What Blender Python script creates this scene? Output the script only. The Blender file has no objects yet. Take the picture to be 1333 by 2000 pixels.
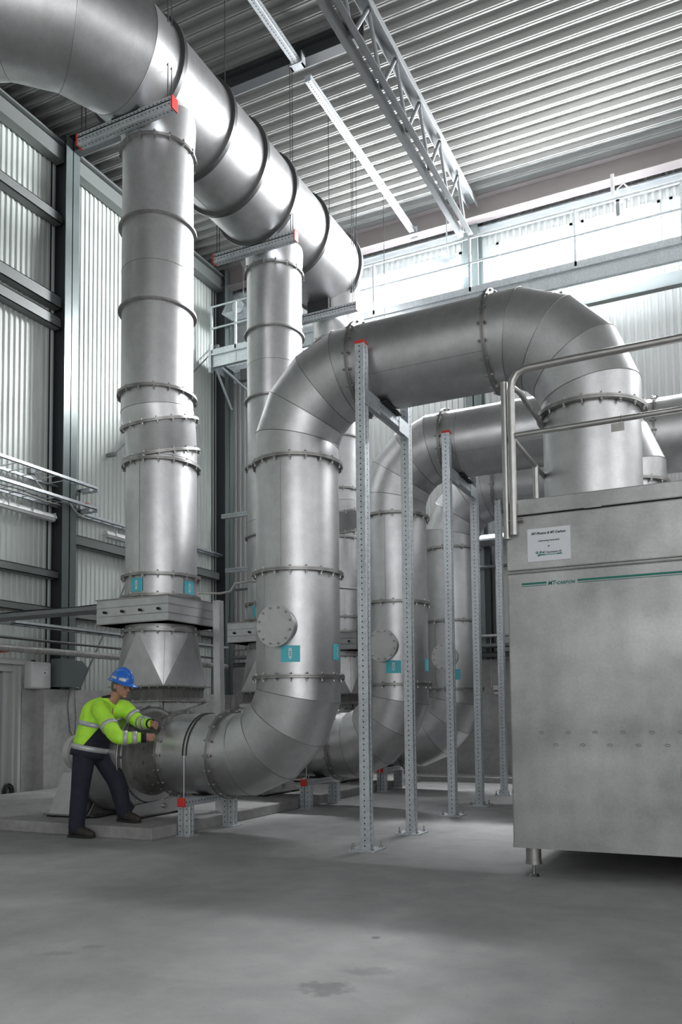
import bpy, math, random
from mathutils import Vector, Matrix, Quaternion
random.seed(4)
PI = math.pi
D = bpy.data
S = bpy.context.scene
COL = S.collection
def V(*a): return Vector(a)

# ------------------------------------------------------------------ camera, exposure, world, light
def setup():
    yaw, pitch, roll = -.4353, .0601, .0115
    f = V(math.sin(yaw)*math.cos(pitch), math.cos(yaw)*math.cos(pitch), math.sin(pitch))
    r = V(math.cos(yaw), -math.sin(yaw), 0); d = f.cross(r)
    r2 = math.cos(roll)*r+math.sin(roll)*d; d2 = -math.sin(roll)*r+math.cos(roll)*d
    cd = D.cameras.new('camera'); co = D.objects.new('camera', cd); COL.objects.link(co)
    m = Matrix((r2, -d2, -f)).transposed().to_4x4(); m.translation = V(0, 0, 1.2)
    co.matrix_world = m
    cd.sensor_fit = 'VERTICAL'; cd.sensor_height = 36; cd.sensor_width = 24
    cd.lens = 1580.4/2000*36
    cd.shift_x = -46.99/2000; cd.shift_y = 301.7/2000
    cd.clip_start = .05; cd.clip_end = 200
    S.camera = co
    S.view_settings.view_transform = 'Standard'; S.view_settings.look = 'None'
    S.view_settings.gamma = 1; S.view_settings.use_curve_mapping = False
    S.view_settings.exposure = 0.42
    w = D.worlds.new('sky'); S.world = w; w.use_nodes = True
    bg = w.node_tree.nodes['Background']; bg.inputs[0].default_value = (.93, .97, 1, 1); bg.inputs[1].default_value = 4.0
def area(name, loc, target, sx, sy, power, color=(1, 1, 1)):
    l = D.lights.new(name, 'AREA'); l.shape = 'RECTANGLE'; l.size = sx; l.size_y = sy; l.energy = power; l.color = color
    o = D.objects.new(name, l); COL.objects.link(o); o.location = loc
    o.rotation_euler = (Vector(target)-Vector(loc)).to_track_quat('-Z', 'Y').to_euler()
    return o
setup()
# daylight pushing in through the clerestory windows of the rear wall
area('clerestory_daylight', (-5.81, 14.89, 9.9), (-5.6, 6.5, 2.2), 2.2, .5, 950, (.96, .98, 1))
area('clerestory_daylight', (-2.5, 14.89, 9.9), (-3.0, 6.5, 2.2), 2.9, .5, 2000, (.96, .98, 1))
area('clerestory_daylight', (3.8, 14.89, 9.9), (2.0, 6.5, 2.2), 9.2, .5, 1300, (.96, .98, 1))
# added fill: unseen area lights before the blank front and right walls
area('front_fill', (2.0, -7.9, 4.6), (1.0, 8, 4.2), 14, 8, 620, (.98, .98, 1))
area('side_fill', (9.8, 4.5, 6.2), (-6, 6.5, 4), 13, 4.5, 300, (.97, .98, 1))

# ------------------------------------------------------------------ materials
def mat(name, base, rough=.5, metal=0., noise=None, bump=None, spec=None, coat=0):
    m = D.materials.new(name); m.use_nodes = True
    nt = m.node_tree; b = nt.nodes['Principled BSDF']
    b.inputs['Base Color'].default_value = (*base, 1); b.inputs['Roughness'].default_value = rough
    b.inputs['Metallic'].default_value = metal
    if spec is not None: b.inputs['Specular IOR Level'].default_value = spec
    if coat: b.inputs['Coat Weight'].default_value = coat
    tc = nt.nodes.new('ShaderNodeTexCoord')
    if noise:   # list of (scale(3), amount, detail)
        prev = None
        for sc, amt, det in noise:
            mp = nt.nodes.new('ShaderNodeMapping'); nt.links.new(tc.outputs['Object'], mp.inputs[0])
            mp.inputs['Scale'].default_value = sc
            n = nt.nodes.new('ShaderNodeTexNoise'); n.inputs['Scale'].default_value = 1; n.inputs['Detail'].default_value = det
            nt.links.new(mp.outputs[0], n.inputs['Vector'])
            mr = nt.nodes.new('ShaderNodeMapRange'); mr.inputs[1].default_value = .3; mr.inputs[2].default_value = .7
            mr.inputs[3].default_value = 1-amt; mr.inputs[4].default_value = 1+amt
            nt.links.new(n.outputs[0], mr.inputs[0])
            if prev is None: prev = mr.outputs[0]
            else:
                mu = nt.nodes.new('ShaderNodeMath'); mu.operation = 'MULTIPLY'
                nt.links.new(prev, mu.inputs[0]); nt.links.new(mr.outputs[0], mu.inputs[1]); prev = mu.outputs[0]
        vm = nt.nodes.new('ShaderNodeVectorMath'); vm.operation = 'SCALE'
        vm.inputs[0].default_value = base; nt.links.new(prev, vm.inputs['Scale'])
        nt.links.new(vm.outputs[0], b.inputs['Base Color'])
        mr2 = nt.nodes.new('ShaderNodeMath'); mr2.operation = 'MULTIPLY_ADD'; nt.links.new(prev, mr2.inputs[0])
        mr2.inputs[1].default_value = -.18*rough; mr2.inputs[2].default_value = rough*1.18
        nt.links.new(mr2.outputs[0], b.inputs['Roughness'])
    if bump:
        sc, st = bump
        n = nt.nodes.new('ShaderNodeTexNoise'); n.inputs['Scale'].default_value = 1; n.inputs['Detail'].default_value = 4
        mp = nt.nodes.new('ShaderNodeMapping'); nt.links.new(tc.outputs['Object'], mp.inputs[0]); mp.inputs['Scale'].default_value = sc
        nt.links.new(mp.outputs[0], n.inputs['Vector'])
        bp = nt.nodes.new('ShaderNodeBump'); bp.inputs['Strength'].default_value = st; bp.inputs['Distance'].default_value = .01
        nt.links.new(n.outputs[0], bp.inputs['Height']); nt.links.new(bp.outputs[0], b.inputs['Normal'])
    return m
M = {}
M['duct'] = mat('satin_stainless', (.585, .58, .585), .42, 1, [((2, 2, 1.2), .10, 5), ((9, 9, 9), .06, 6), ((60, 60, 60), .04, 2)], ((1.5, 1.5, 1.5), .25))
M['seam'] = mat('weld_seam', (.30, .29, .28), .45, 1)
M['flange'] = mat('flange_steel', (.36, .35, .34), .42, 1, [((14, 14, 14), .15, 4)])
M['ring'] = mat('dark_ring_steel', (.16, .16, .16), .4, .9)
M['bolt'] = mat('bolt_steel', (.42, .41, .40), .3, 1)
M['cover'] = mat('matt_cover_steel', (.62, .61, .61), .6, .7, [((8, 8, 8), .06, 5)])
M['galv'] = mat('galvanised', (.62, .655, .68), .45, .75, [((30, 30, 30), .12, 3), ((4, 4, 2), .08, 3)])
M['hole'] = mat('hole_dark', (.015, .015, .017), .9)
M['red'] = mat('red_plastic', (.62, .035, .03), .5)
M['tank'] = mat('tank_sheet', (.41, .408, .405), .5, .8, [((1.1, 1.1, 1.5), .34, 8), ((6, 6, 3), .10, 8), ((50, 50, 50), .05, 2)], ((3, 3, 2), .12))
M['rail'] = mat('rail_tube', (.45, .44, .43), .4, .95, [((12, 12, 12), .1, 4)])
M['panel'] = mat('wall_panel', (.60, .64, .61), .42, 0, [((1, 1, .6), .05, 4)], spec=.6)
M['panelb'] = mat('rear_wall_panel', (.62, .63, .62), .45, 0, [((1, 1, .6), .05, 4)])
M['deckroof'] = mat('roof_deck', (.33, .33, .32), .38, .25, [((.8, .8, .8), .05, 3)])
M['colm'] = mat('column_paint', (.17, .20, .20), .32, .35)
M['colw'] = mat('column_shade_dark_steel', (.055, .06, .065), .5, .2)  # column web and rear flange darkened for their shade; also plain dark steel
M['beam'] = mat('beam_paint', (.20, .21, .215), .45, .2)
M['girt'] = mat('girt_paint', (.19, .205, .20), .45, .2)
M['purple'] = mat('roof_beam_paint', (.25, .22, .22), .5, .2)
M['concrete'] = mat('plinth_concrete', (.36, .355, .35), .9, 0, [((2, 2, 2), .16, 6), ((12, 12, 12), .10, 6)], ((14, 14, 14), .3))
M['pad'] = mat('pad_concrete', (.30, .295, .29), .85, 0, [((2, 2, 2), .14, 6), ((14, 14, 14), .12, 6)], ((20, 20, 20), .4))
M['plast'] = mat('white_plastic', (.60, .61, .60), .5)
M['lampw'] = mat('lamp_housing', (.72, .73, .72), .4)
M['pipe'] = mat('pipe_wrap', (.48, .47, .46), .4, .6, [((20, 6, 20), .2, 4)])
M['pipedark'] = mat('dark_pipe', (.13, .13, .13), .5, .5)
M['black'] = mat('black_rubber', (.02, .02, .022), .7)
M['white'] = mat('sign_white', (.68, .70, .73), .6)
M['ink'] = mat('ink_black', (.03, .03, .035), .7)
M['green'] = mat('ink_green', (.005, .16, .12), .6)
M['teal'] = mat('teal_sticker', (.09, .52, .60), .55)
M['tealw'] = mat('sticker_arrow', (.62, .72, .74), .6)
M['door'] = mat('door_paint', (.33, .34, .37), .5, .1)
M['frame'] = mat('door_frame_paint', (.46, .46, .45), .5)
M['hivis'] = mat('hivis_fabric', (.50, .95, .06), .75, 0, [((9, 9, 9), .12, 5)], ((16, 16, 16), .8))
M['refl'] = mat('reflective_tape', (.55, .56, .58), .45, .3, [((30, 30, 30), .12, 3)])
M['navy'] = mat('navy_fabric', (.016, .018, .032), .85, 0, [((8, 8, 8), .2, 4)], ((14, 14, 14), .7))
M['skin'] = mat('skin', (.46, .24, .17), .55, 0, [((20, 20, 20), .06, 4)])
M['hair'] = mat('hair', (.13, .12, .11), .8)
M['helmet'] = mat('blue_helmet', (.02, .16, .62), .22, 0, coat=.4)
M['shoe'] = mat('shoe_leather', (.035, .028, .026), .6, 0, [((20, 20, 20), .2, 4)])
M['visor'] = mat('clear_visor', (.35, .45, .55), .1)
M['flex'] = mat('flexible_collar', (.16, .155, .15), .6, .2, [((20, 20, 6), .2, 4)])
M['winframe'] = mat('window_frame_paint', (.55, .57, .58), .5)

STAINS = ((-1.71, 3.23, .115, .10, .6), (-1.63, 3.52, .11, .06, .74), (-1.84, 4.05, .022, .03, .5), (-3.23, 3.16, .07, .04, .84), (-3.14, 3.32, .06, .035, .8), (-2.6, 2.9, .3, .15, .92))
def floor_mat():
    m = mat('floor_concrete', (.30, .298, .295), .72, 0, None, None)
    nt = m.node_tree; b = nt.nodes['Principled BSDF']; tc = [n for n in nt.nodes if n.type == 'TEX_COORD'][0]
    def noise(sc, det=6, dist=0, ro=.6):
        n = nt.nodes.new('ShaderNodeTexNoise'); n.inputs['Scale'].default_value = sc; n.inputs['Detail'].default_value = det
        n.inputs['Distortion'].default_value = dist; n.inputs['Roughness'].default_value = ro
        nt.links.new(tc.outputs['Object'], n.inputs['Vector']); return n.outputs[0]
    def ramp(s, a, b_, lo, hi):
        r = nt.nodes.new('ShaderNodeMapRange'); r.interpolation_type = 'SMOOTHSTEP'
        for i, v in enumerate((a, b_, lo, hi)): r.inputs[i+1].default_value = v
        nt.links.new(s, r.inputs[0]); return r.outputs[0]
    def mul(a, c):
        u = nt.nodes.new('ShaderNodeMath'); u.operation = 'MULTIPLY'; nt.links.new(a, u.inputs[0]); nt.links.new(c, u.inputs[1]); return u.outputs[0]
    v = mul(ramp(noise(.9, 8, .6), .3, .7, .88, 1.12), ramp(noise(4.5, 8), .3, .7, .93, 1.06))
    v = mul(v, ramp(noise(38, 3), .62, .74, 1, .86))
    v = mul(v, ramp(noise(70, 2), .68, .74, 1, .35))
    # stains with their own outline
    for (x, y, sx, sy, dk) in STAINS:
        mp = nt.nodes.new('ShaderNodeMapping'); mp.vector_type = 'TEXTURE'
        mp.inputs['Location'].default_value = (x, y, 0); mp.inputs['Scale'].default_value = (sx, sy, 1); mp.inputs['Rotation'].default_value = (0, 0, .42)
        nt.links.new(tc.outputs['Object'], mp.inputs[0])
        ln = nt.nodes.new('ShaderNodeVectorMath'); ln.operation = 'LENGTH'; nt.links.new(mp.outputs[0], ln.inputs[0])
        ad = nt.nodes.new('ShaderNodeMath'); ad.operation = 'ADD'; nt.links.new(ln.outputs['Value'], ad.inputs[0])
        nn = ramp(noise(14, 4), .3, .7, -.35, .35); nt.links.new(nn, ad.inputs[1])
        v = mul(v, ramp(ad.outputs[0], .5, 1.3, dk, 1))
    vm = nt.nodes.new('ShaderNodeVectorMath'); vm.operation = 'SCALE'; vm.inputs[0].default_value = (.31, .308, .305)
    nt.links.new(v, vm.inputs['Scale']); nt.links.new(vm.outputs[0], b.inputs['Base Color'])
    nt.links.new(ramp(noise(3, 6), .3, .7, .55, .75), b.inputs['Roughness'])
    bp = nt.nodes.new('ShaderNodeBump'); bp.inputs['Strength'].default_value = .12; bp.inputs['Distance'].default_value = .01
    nt.links.new(noise(25, 6), bp.inputs['Height']); nt.links.new(bp.outputs[0], b.inputs['Normal'])
    return m
M['floor'] = floor_mat()
def glass_mat():
    m = D.materials.new('window_glass'); m.use_nodes = True; nt = m.node_tree; nt.nodes.clear()
    o = nt.nodes.new('ShaderNodeOutputMaterial'); mx = nt.nodes.new('ShaderNodeMixShader'); mx.inputs[0].default_value = .08
    t = nt.nodes.new('ShaderNodeBsdfTransparent'); g = nt.nodes.new('ShaderNodeBsdfGlossy'); g.inputs['Roughness'].default_value = .05
    nt.links.new(t.outputs[0], mx.inputs[1]); nt.links.new(g.outputs[0], mx.inputs[2]); nt.links.new(mx.outputs[0], o.inputs[0])
    return m
M['glass'] = glass_mat()

# ------------------------------------------------------------------ mesh builder
class MB:
    def __init__(s): s.v = []; s.f = []; s.m = []; s.s = []; s.mats = []
    def mi(s, name):
        if name not in s.mats: s.mats.append(name)
        return s.mats.index(name)
    def add(s, vs, fs, m, smooth=False):
        o = len(s.v); s.v += [tuple(v) for v in vs]; k = s.mi(m)
        for f in fs: s.f.append([i+o for i in f]); s.m.append(k); s.s.append(smooth)
        return s
    def box(s, lo, hi, m, rot=None, bev=0):
        a, b = lo, hi
        if bev:
            c = [(a[i]+b[i])/2 for i in range(3)]; h = [abs(b[i]-a[i])/2 for i in range(3)]
            return s.hull_box(c, h, bev, m, rot)
        vs = [(x, y, z) for z in (a[2], b[2]) for y in (a[1], b[1]) for x in (a[0], b[0])]
        if rot:
            c = (Vector(a)+Vector(b))/2; vs = [tuple(c+rot@(Vector(v)-c)) for v in vs]
        return s.add(vs, [(0, 2, 3, 1), (4, 5, 7, 6), (0, 1, 5, 4), (2, 6, 7, 3), (0, 4, 6, 2), (1, 3, 7, 5)], m)
    def hull_box(s, c, h, bv, m, rot=None):
        import bmesh
        bm = bmesh.new(); bmesh.ops.create_cube(bm, size=1)
        for v in bm.verts: v.co = V(v.co.x*2*h[0], v.co.y*2*h[1], v.co.z*2*h[2])
        bmesh.ops.bevel(bm, geom=list(bm.edges), offset=bv, segments=2, affect='EDGES', profile=.6)
        bm.verts.ensure_lookup_table(); C = Vector(c)
        vs = [C+(rot@v.co if rot else v.co) for v in bm.verts]; fs = [[v.index for v in f.verts] for f in bm.faces]
        bm.free(); return s.add(vs, fs, m, False)
    def rings(s, rs, m, smooth=True, closed=True, cap0=False, cap1=False):
        n = len(rs[0]); vs = [p for r in rs for p in r]; fs = []
        for i in range(len(rs)-1):
            for j in range(n if closed else n-1):
                k = (j+1) % n
                fs.append((i*n+j, i*n+k, (i+1)*n+k, (i+1)*n+j))
        s.add(vs, fs, m, smooth)
        if cap0: s.add(rs[0], [list(range(n))[::-1]], m)
        if cap1: s.add(rs[-1], [list(range(n))], m)
        return s
    def tube(s, p0, p1, r, m, n=12, r1=None, caps=True):
        p0, p1 = Vector(p0), Vector(p1); d = (p1-p0).normalized(); u, w = frame(d)
        r1 = r if r1 is None else r1
        c = [[p+q*(math.cos(2*PI*i/n)*u+math.sin(2*PI*i/n)*w) for i in range(n)] for p, q in ((p0, r), (p1, r1))]
        return s.rings(c, m, True, True, caps, caps)
    def path(s, pts, r, m, n=10, closed=False):
        pts = [Vector(p) for p in pts]; rs = []; prev = None
        for i, p in enumerate(pts):
            d = (pts[(i+1) % len(pts)]-pts[i-1]) if closed or 0 < i < len(pts)-1 else (pts[1]-pts[0] if i == 0 else pts[-1]-pts[-2])
            d.normalize()
            if prev is None: u, w = frame(d)
            else:
                u = (prev-d*prev.dot(d)).normalized(); w = d.cross(u)
            prev = u
            rs.append([p+r*(math.cos(2*PI*k/n)*u+math.sin(2*PI*k/n)*w) for k in range(n)])
        if closed: rs.append(rs[0])
        return s.rings(rs, m, True, True, not closed, not closed)
    def extrude(s, poly, d0, d1, axis, m, closed=True, caps=True, smooth=False):
        """poly of 2D pts in the other two axes, extruded along axis 0/1/2"""
        def P(a, b, t): return ((t, a, b), (a, t, b), (a, b, t))[axis]
        r = [[P(a, b, t) for a, b in poly] for t in (d0, d1)]
        return s.rings(r, m, smooth, closed, caps and closed, caps and closed)
    def mesh(s, name, off=(0, 0, 0)):
        me = D.meshes.new(name); o = Vector(off)
        me.from_pydata([Vector(v)-o for v in s.v], [], s.f)
        for k in s.mats: me.materials.append(M[k])
        for p, k, sm in zip(me.polygons, s.m, s.s): p.material_index = k; p.use_smooth = sm
        me.update(); return me
def frame(d):
    a = V(0, 0, 1) if abs(d.z) < .9 else V(0, 1, 0)
    u = d.cross(a).normalized(); return u, d.cross(u).normalized()
WL = {}
def wl(p): return WL.get(p.name, Vector((0, 0, 0))) if p else Vector((0, 0, 0))
def obj(name, mb, parent=None, origin=None):
    """origin: world position of the object's own origin"""
    base = wl(parent)
    og = Vector(origin) if origin is not None else base
    me = mb.mesh(name, og) if isinstance(mb, MB) else mb
    o = D.objects.new(name, me); COL.objects.link(o)
    o.parent = parent; o.location = og-base; WL[o.name] = og
    return o
def inst(name, me, parent, loc, q):
    """share a mesh; loc is world, q a quaternion"""
    o = D.objects.new(name, me); COL.objects.link(o); o.parent = parent
    o.location = Vector(loc)-wl(parent); o.rotation_mode = 'QUATERNION'; o.rotation_quaternion = q
    return o
def tag(o, label=None, cat=None, group=None, kind=None):
    for k, v in (('label', label), ('category', cat), ('group', group), ('kind', kind)):
        if v: o[k] = v
    return o
def thing(name, label, cat, loc, group=None):
    o = D.objects.new(name, None); COL.objects.link(o); o.location = loc; WL[o.name] = Vector(loc); o.empty_display_size = .1
    return tag(o, label, cat, group)
def solo(name, mb, label, cat, group=None, origin=None):
    if origin is None:
        c = [sum(v[i] for v in mb.v)/len(mb.v) for i in range(2)]; origin = (c[0], c[1], min(v[2] for v in mb.v))
    return tag(obj(name, mb, None, origin), label, cat, group)
def struct(name, mb): o = obj(name, mb); o['kind'] = 'structure'; return o
def copy_tree(o, parent=None, shift=None):
    c = o.copy(); COL.objects.link(c); c.parent = parent
    if shift is not None: c.location = o.location+Vector(shift)
    WL[c.name] = wl(o)+(Vector(shift) if shift is not None else Vector((0, 0, 0)))
    for ch in [x for x in ALL(o)]: copy_tree(ch, c)
    return c
def ALL(o): return list(o.children)

# ------------------------------------------------------------------ the setting
XW, YW, ZR = -10.2, 14.8, 10.95
def corr(mb, a0, a1, z0, z1, plane, coord, period, depth, m, sgn=1, axis='z'):
    """trapezoid corrugated sheet; ribs run along z (walls) ; plane 'x' or 'y' is the normal axis"""
    n = int(round((a1-a0)/period)); pts = []
    for i in range(n):
        a = a0+i*period
        pts += [(a, 0), (a+period*.42, 0), (a+period*.54, depth), (a+period*.88, depth)]
    pts.append((a0+n*period, 0))
    rs = []
    for z in (z0, z1):
        rs.append([((coord+sgn*d, a, z) if plane == 'x' else (a, coord+sgn*d, z)) for a, d in pts])
    mb.rings(rs, m, False, False)
struct('floor', MB().box((-10.9, -8, -.2), (10, 15.6, 0), 'floor'))
w = MB(); corr(w, -8, 14.9, 1.5, 11.2, 'x', XW, .105, .022, 'panel'); w.box((XW-.15, -8, 0), (XW-.03, 15, 11.3), 'panel')
struct('wall_left', w)
w = MB()
corr(w, -10.2, 9.8, 1.5, 9.36, 'y', YW, .12, .03, 'panelb', -1); corr(w, -10.2, 9.8, 10.24, 11.2, 'y', YW, .12, .03, 'panelb', -1)
w.box((-10.3, YW+.03, 0), (10, YW+.15, 9.36), 'panelb'); w.box((-10.3, YW+.03, 10.24), (10, YW+.15, 11.3), 'panelb')
WINS = [(-10.2, -8.0), (-6.95, -4.67), (-3.97, -2.53), (-2.37, -1.0), (-.84, .55), (.7, 2.1), (2.25, 3.65), (3.8, 5.2), (5.35, 6.8), (6.95, 8.4)]
prev = -10.3
for a, b in WINS[1:]:
    w.box((prev, YW-.03, 9.36), (a, YW+.15, 10.24), 'panelb'); prev = b
w.box((prev, YW-.03, 9.36), (10, YW+.15, 10.24), 'panelb')
struct('wall_back', w)
for i, (a, b) in enumerate(WINS[1:], 1):
    f = MB()
    for lo, hi in (((a, YW-.06, 9.36), (b, YW+.1, 9.41)), ((a, YW-.06, 10.19), (b, YW+.1, 10.24)), ((a, YW-.06, 9.36), (a+.05, YW+.1, 10.24)), ((b-.05, YW-.06, 9.36), (b, YW+.1, 10.24))): f.box(lo, hi, 'winframe')
    wo = struct('window_%d' % i, f)
    obj('glass_pane', MB().box((a+.05, YW+.01, 9.41), (b-.05, YW+.018, 10.19), 'glass'), wo)
struct('wall_right', MB().box((9.9, -8, 0), (10, 15, 11.3), 'panelb'))
struct('wall_front', MB().box((-10.3, -8.1, 0), (10, -8, 11.3), 'panelb'))
c = MB(); pts = []; per = .24; y = -8.
while y < 15.1:
    pts += [(y, .085), (y+.148, .085), (y+.162, 0), (y+.180, 0), (y+.184, .016), (y+.198, .016), (y+.202, 0), (y+.228, 0)]
    y += per
c.rings([[(x, a, ZR+z) for a, z in pts] for x in (-10.4, 10)], 'deckroof', False, False)
c.box((-10.4, -8.1, ZR+.12), (10, 15.1, ZR+.2), 'deckroof')
struct('ceiling', c)
# concrete lower walls
struct('wall_left_base', MB().box((XW-.02, 8.98, 0), (-9.96, 14.8, 1.66), 'concrete').box((-9.97, 9.25, 0), (-9.78, 14.8, 1.66), 'concrete').box((XW-.02, -8, 0), (-10.12, 8.2, 1.66), 'concrete'))
struct('wall_back_base', MB().box((-10.2, 14.45, 0), (10, 14.78, 2.2), 'concrete'))
struct('trim_1', MB().box((-9.78, 13.7, 0), (9, 14.45, .09), 'pad'))
# door on the left
d = MB()
for lo, hi in (((-10.14, 8.83, 0), (-9.98, 8.97, 2.03)), ((-10.16, 7.62, 1.92), (-10.0, 8.83, 2.03)), ((-10.14, 8.72, 0), (-10.06, 8.83, 1.92)), ((-10.14, 7.62, 0), (-9.98, 7.74, 1.92))): d.box(lo, hi, 'frame')
d.box((-10.10, 8.90, 0), (-9.94, 8.95, 2.0), 'frame')
do = struct('door_1', d)
obj('door_leaf', MB().box((-10.13, 7.74, .02), (-10.09, 8.72, 1.9), 'door').box((-10.09, 7.8, 1.02), (-10.075, 8.66, 1.05), 'frame'), do)
obj('lintel_cover', MB().box((-10.17, 7.5, 2.03), (-9.93, 9.0, 2.12), 'frame'), do)

def Ibeam(p0, p1, h, b, m, up=(0, 0, 1), tf=.014, tw=.01):
    """I section between two points; h along 'up'"""
    mb = MB(); p0, p1 = Vector(p0), Vector(p1); d = (p1-p0).normalized(); u = Vector(up); s = d.cross(u).normalized()
    def slab(a0, a1, c0, c1):
        vs = [p+s*a+u*c_ for p in (p0, p1) for a, c_ in ((a0, c0), (a1, c0), (a1, c1), (a0, c1))]
        mb.add(vs, [(3, 2, 1, 0), (4, 5, 6, 7), (0, 1, 5, 4), (1, 2, 6, 5), (2, 3, 7, 6), (3, 0, 4, 7)], m)
    slab(-b/2, b/2, h/2-tf, h/2); slab(-b/2, b/2, -h/2, -h/2+tf); slab(-tw/2, tw/2, -h/2+tf, h/2-tf)
    return mb
def beambox(lo, hi, m): return MB().box(lo, hi, m)
# columns on the left wall: web runs along x, flanges face the hall
def column(x, y, label, m='colm', group=None, h=10.9, wid=.30, dep=.36):
    mb = MB()
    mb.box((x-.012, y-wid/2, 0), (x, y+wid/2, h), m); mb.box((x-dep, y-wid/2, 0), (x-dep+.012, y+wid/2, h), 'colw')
    mb.box((x-dep, y-.01, 0), (x, y+.01, h), 'colw')  # web recess: shade put into the colour, darker than the flange paint
    mb.box((x-.05, y-wid/2, 0), (x-.045, y-wid/2+.01, h), 'colw')
    return solo('steel_column', mb, label, 'column', group, (x-.1, y, 0))
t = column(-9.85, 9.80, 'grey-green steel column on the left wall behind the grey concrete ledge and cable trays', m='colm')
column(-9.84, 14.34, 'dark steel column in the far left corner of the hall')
mb = MB(); mb.box((-4.55, 14.45, 2.2), (-4.25, 14.47, 10.9), 'colm').box((-4.41, 14.45, 2.2), (-4.39, 14.77, 10.9), 'colw').box((-4.55, 14.7, 2.2), (-4.25, 14.77, 10.9), 'colm')
solo('steel_column', mb, 'steel column of the rear wall standing between the bright clerestory windows', 'column')
mb = MB(); mb.box((-2.62, 14.3, 2.2), (-2.6, 14.77, 8.3), 'colm').box((-2.86, 14.3, 2.2), (-2.6, 14.32, 8.3), 'colm')
solo('steel_column', mb, 'short dark column of the rear wall seen under the big arched duct', 'column')
# girts of the left wall
def girt(y0, y1, z0, z1, label, m='girt', x=-10.0, lip=.05):
    mb = MB().box((x-.012, y0, z0), (x, y1, z1), m).box((x-.17, y0, z0), (x, y1, z0+.012), m).box((x-.17, y0, z1-.012), (x, y1, z1), m)
    solo('wall_girt', mb, label, 'steel rail', None, (x, y0, z0))
girt(-2, 9.72, 9.43, 9.60, 'uppermost grey girt on the left wall just below the eaves, left of the column')
girt(-2, 9.72, 7.98, 8.18, 'upper one of the close pair of grey girts on the left wall')
girt(-2, 9.72, 7.64, 7.82, 'lower one of the close pair of grey girts on the left wall, channel shaped')
girt(-2, 9.72, 3.46, 3.59, 'dark girt on the left wall at the height of the fluorescent lamp')
girt(-2, 9.72, 2.87, 2.99, 'lowest dark girt on the left wall above the door')
girt(10.02, 14.2, 4.10, 4.27, 'grey girt on the left wall right of the column, level with the cable tray')
girt(10.02, 14.2, 2.86, 2.98, 'lowest girt on the left wall right of the column, behind the first riser')
solo('eaves_beam', MB().box((-10.15, -4, 10.5), (-9.97, 9.72, 10.74), 'girt').box((-10.15, -4, 10.76), (-9.9, 9.72, 10.79), 'girt').box((-10.12, -4, 10.79), (-10.05, 9.72, 10.95), 'colw'), 'long grey-green eaves beam at the top of the left wall, front bay', 'beam')
solo('eaves_beam', MB().box((-10.15, 10.02, 10.5), (-9.97, 14.7, 10.74), 'girt').box((-10.15, 10.02, 10.76), (-9.9, 14.7, 10.79), 'girt').box((-10.12, 10.02, 10.79), (-10.05, 14.7, 10.95), 'colw'), 'grey-green eaves beam at the top of the left wall, rear bay beyond the column', 'beam')
def ib(name, p0, p1, h, b, m, label): solo(name, Ibeam(p0, p1, h, b, m), label, 'beam')
ib('roof_beam', (-10.15, 9.87, 10.82), (-4.5, 9.87, 10.82), .24, .16, 'colw', 'dark roof beam crossing under the ceiling from the left column to the truss')
ib('roof_beam', (-10.1, 14.35, 10.74), (9.8, 14.35, 10.74), .40, .24, 'purple', 'deep purplish roof beam along the top of the rear wall above the windows')
solo('window_rail', MB().box((-10, 14.60, 10.42), (9.8, 14.74, 10.5), 'winframe').box((-10, 14.55, 10.5), (9.8, 14.62, 10.53), 'galv'), 'pale horizontal rail along the rear wall just above the clerestory windows', 'rail')
# diagonal wind braces
for k, (a, b, lab) in enumerate((((-10.0, 14.15, 9.2), (-10.0, 11.0, 5.9), 'thin diagonal wind brace rod on the left wall beside the second riser'), ((-10.0, 11.6, 4.12), (-10.0, 10.2, 1.67), 'lower thin diagonal brace on the left wall behind the first riser'))):
    solo('brace_rod', MB().tube(a, b, .014, 'beam', 8).box((a[0]-.17, a[1]-.03, a[2]-.03), (a[0]+.02, a[1]+.03, a[2]+.03), 'beam').box((b[0]-.17, b[1]-.03, b[2]-.03), (b[0]+.02, b[1]+.03, b[2]+.03), 'beam'), lab, 'brace')

# roof truss
def truss():
    t = thing('roof_truss', 'long steel roof truss running under the ceiling towards the rear wall', 'truss', (-4.25, 8, 9.9))
    x0 = -4.27; zb, zt = 9.9, 10.82
    for s in (-1, 1):
        mb = MB()
        mb.box((x0+s*.05-.005, -7, zb), (x0+s*.05+.005, 13.75, zb+.12), 'beam').box((x0+s*.05, -7, zb), (x0+s*.14, 13.75, zb+.01), 'beam')
        obj('bottom_chord', mb, t)
    mb = MB().box((x0-.09, -7, zt), (x0+.09, 14.25, zt+.012), 'beam').box((x0-.09, -7, zt-.1), (x0-.08, 14.25, zt), 'beam').box((x0+.08, -7, zt-.1), (x0+.09, 14.25, zt), 'beam')
    obj('top_chord', mb, t)
    y = 13.75; k = 0
    while y > -6.5:
        mb = MB().tube((x0, y, zb+.08), (x0, y-.42, zt-.03), .03, 'beam', 6)
        obj('web_member', mb, t)
        mb = MB().tube((x0, y-.42, zt-.03), (x0, y-.95, zb+.08), .03, 'beam', 6)
        obj('web_member', mb, t); y -= .95
truss()
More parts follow.
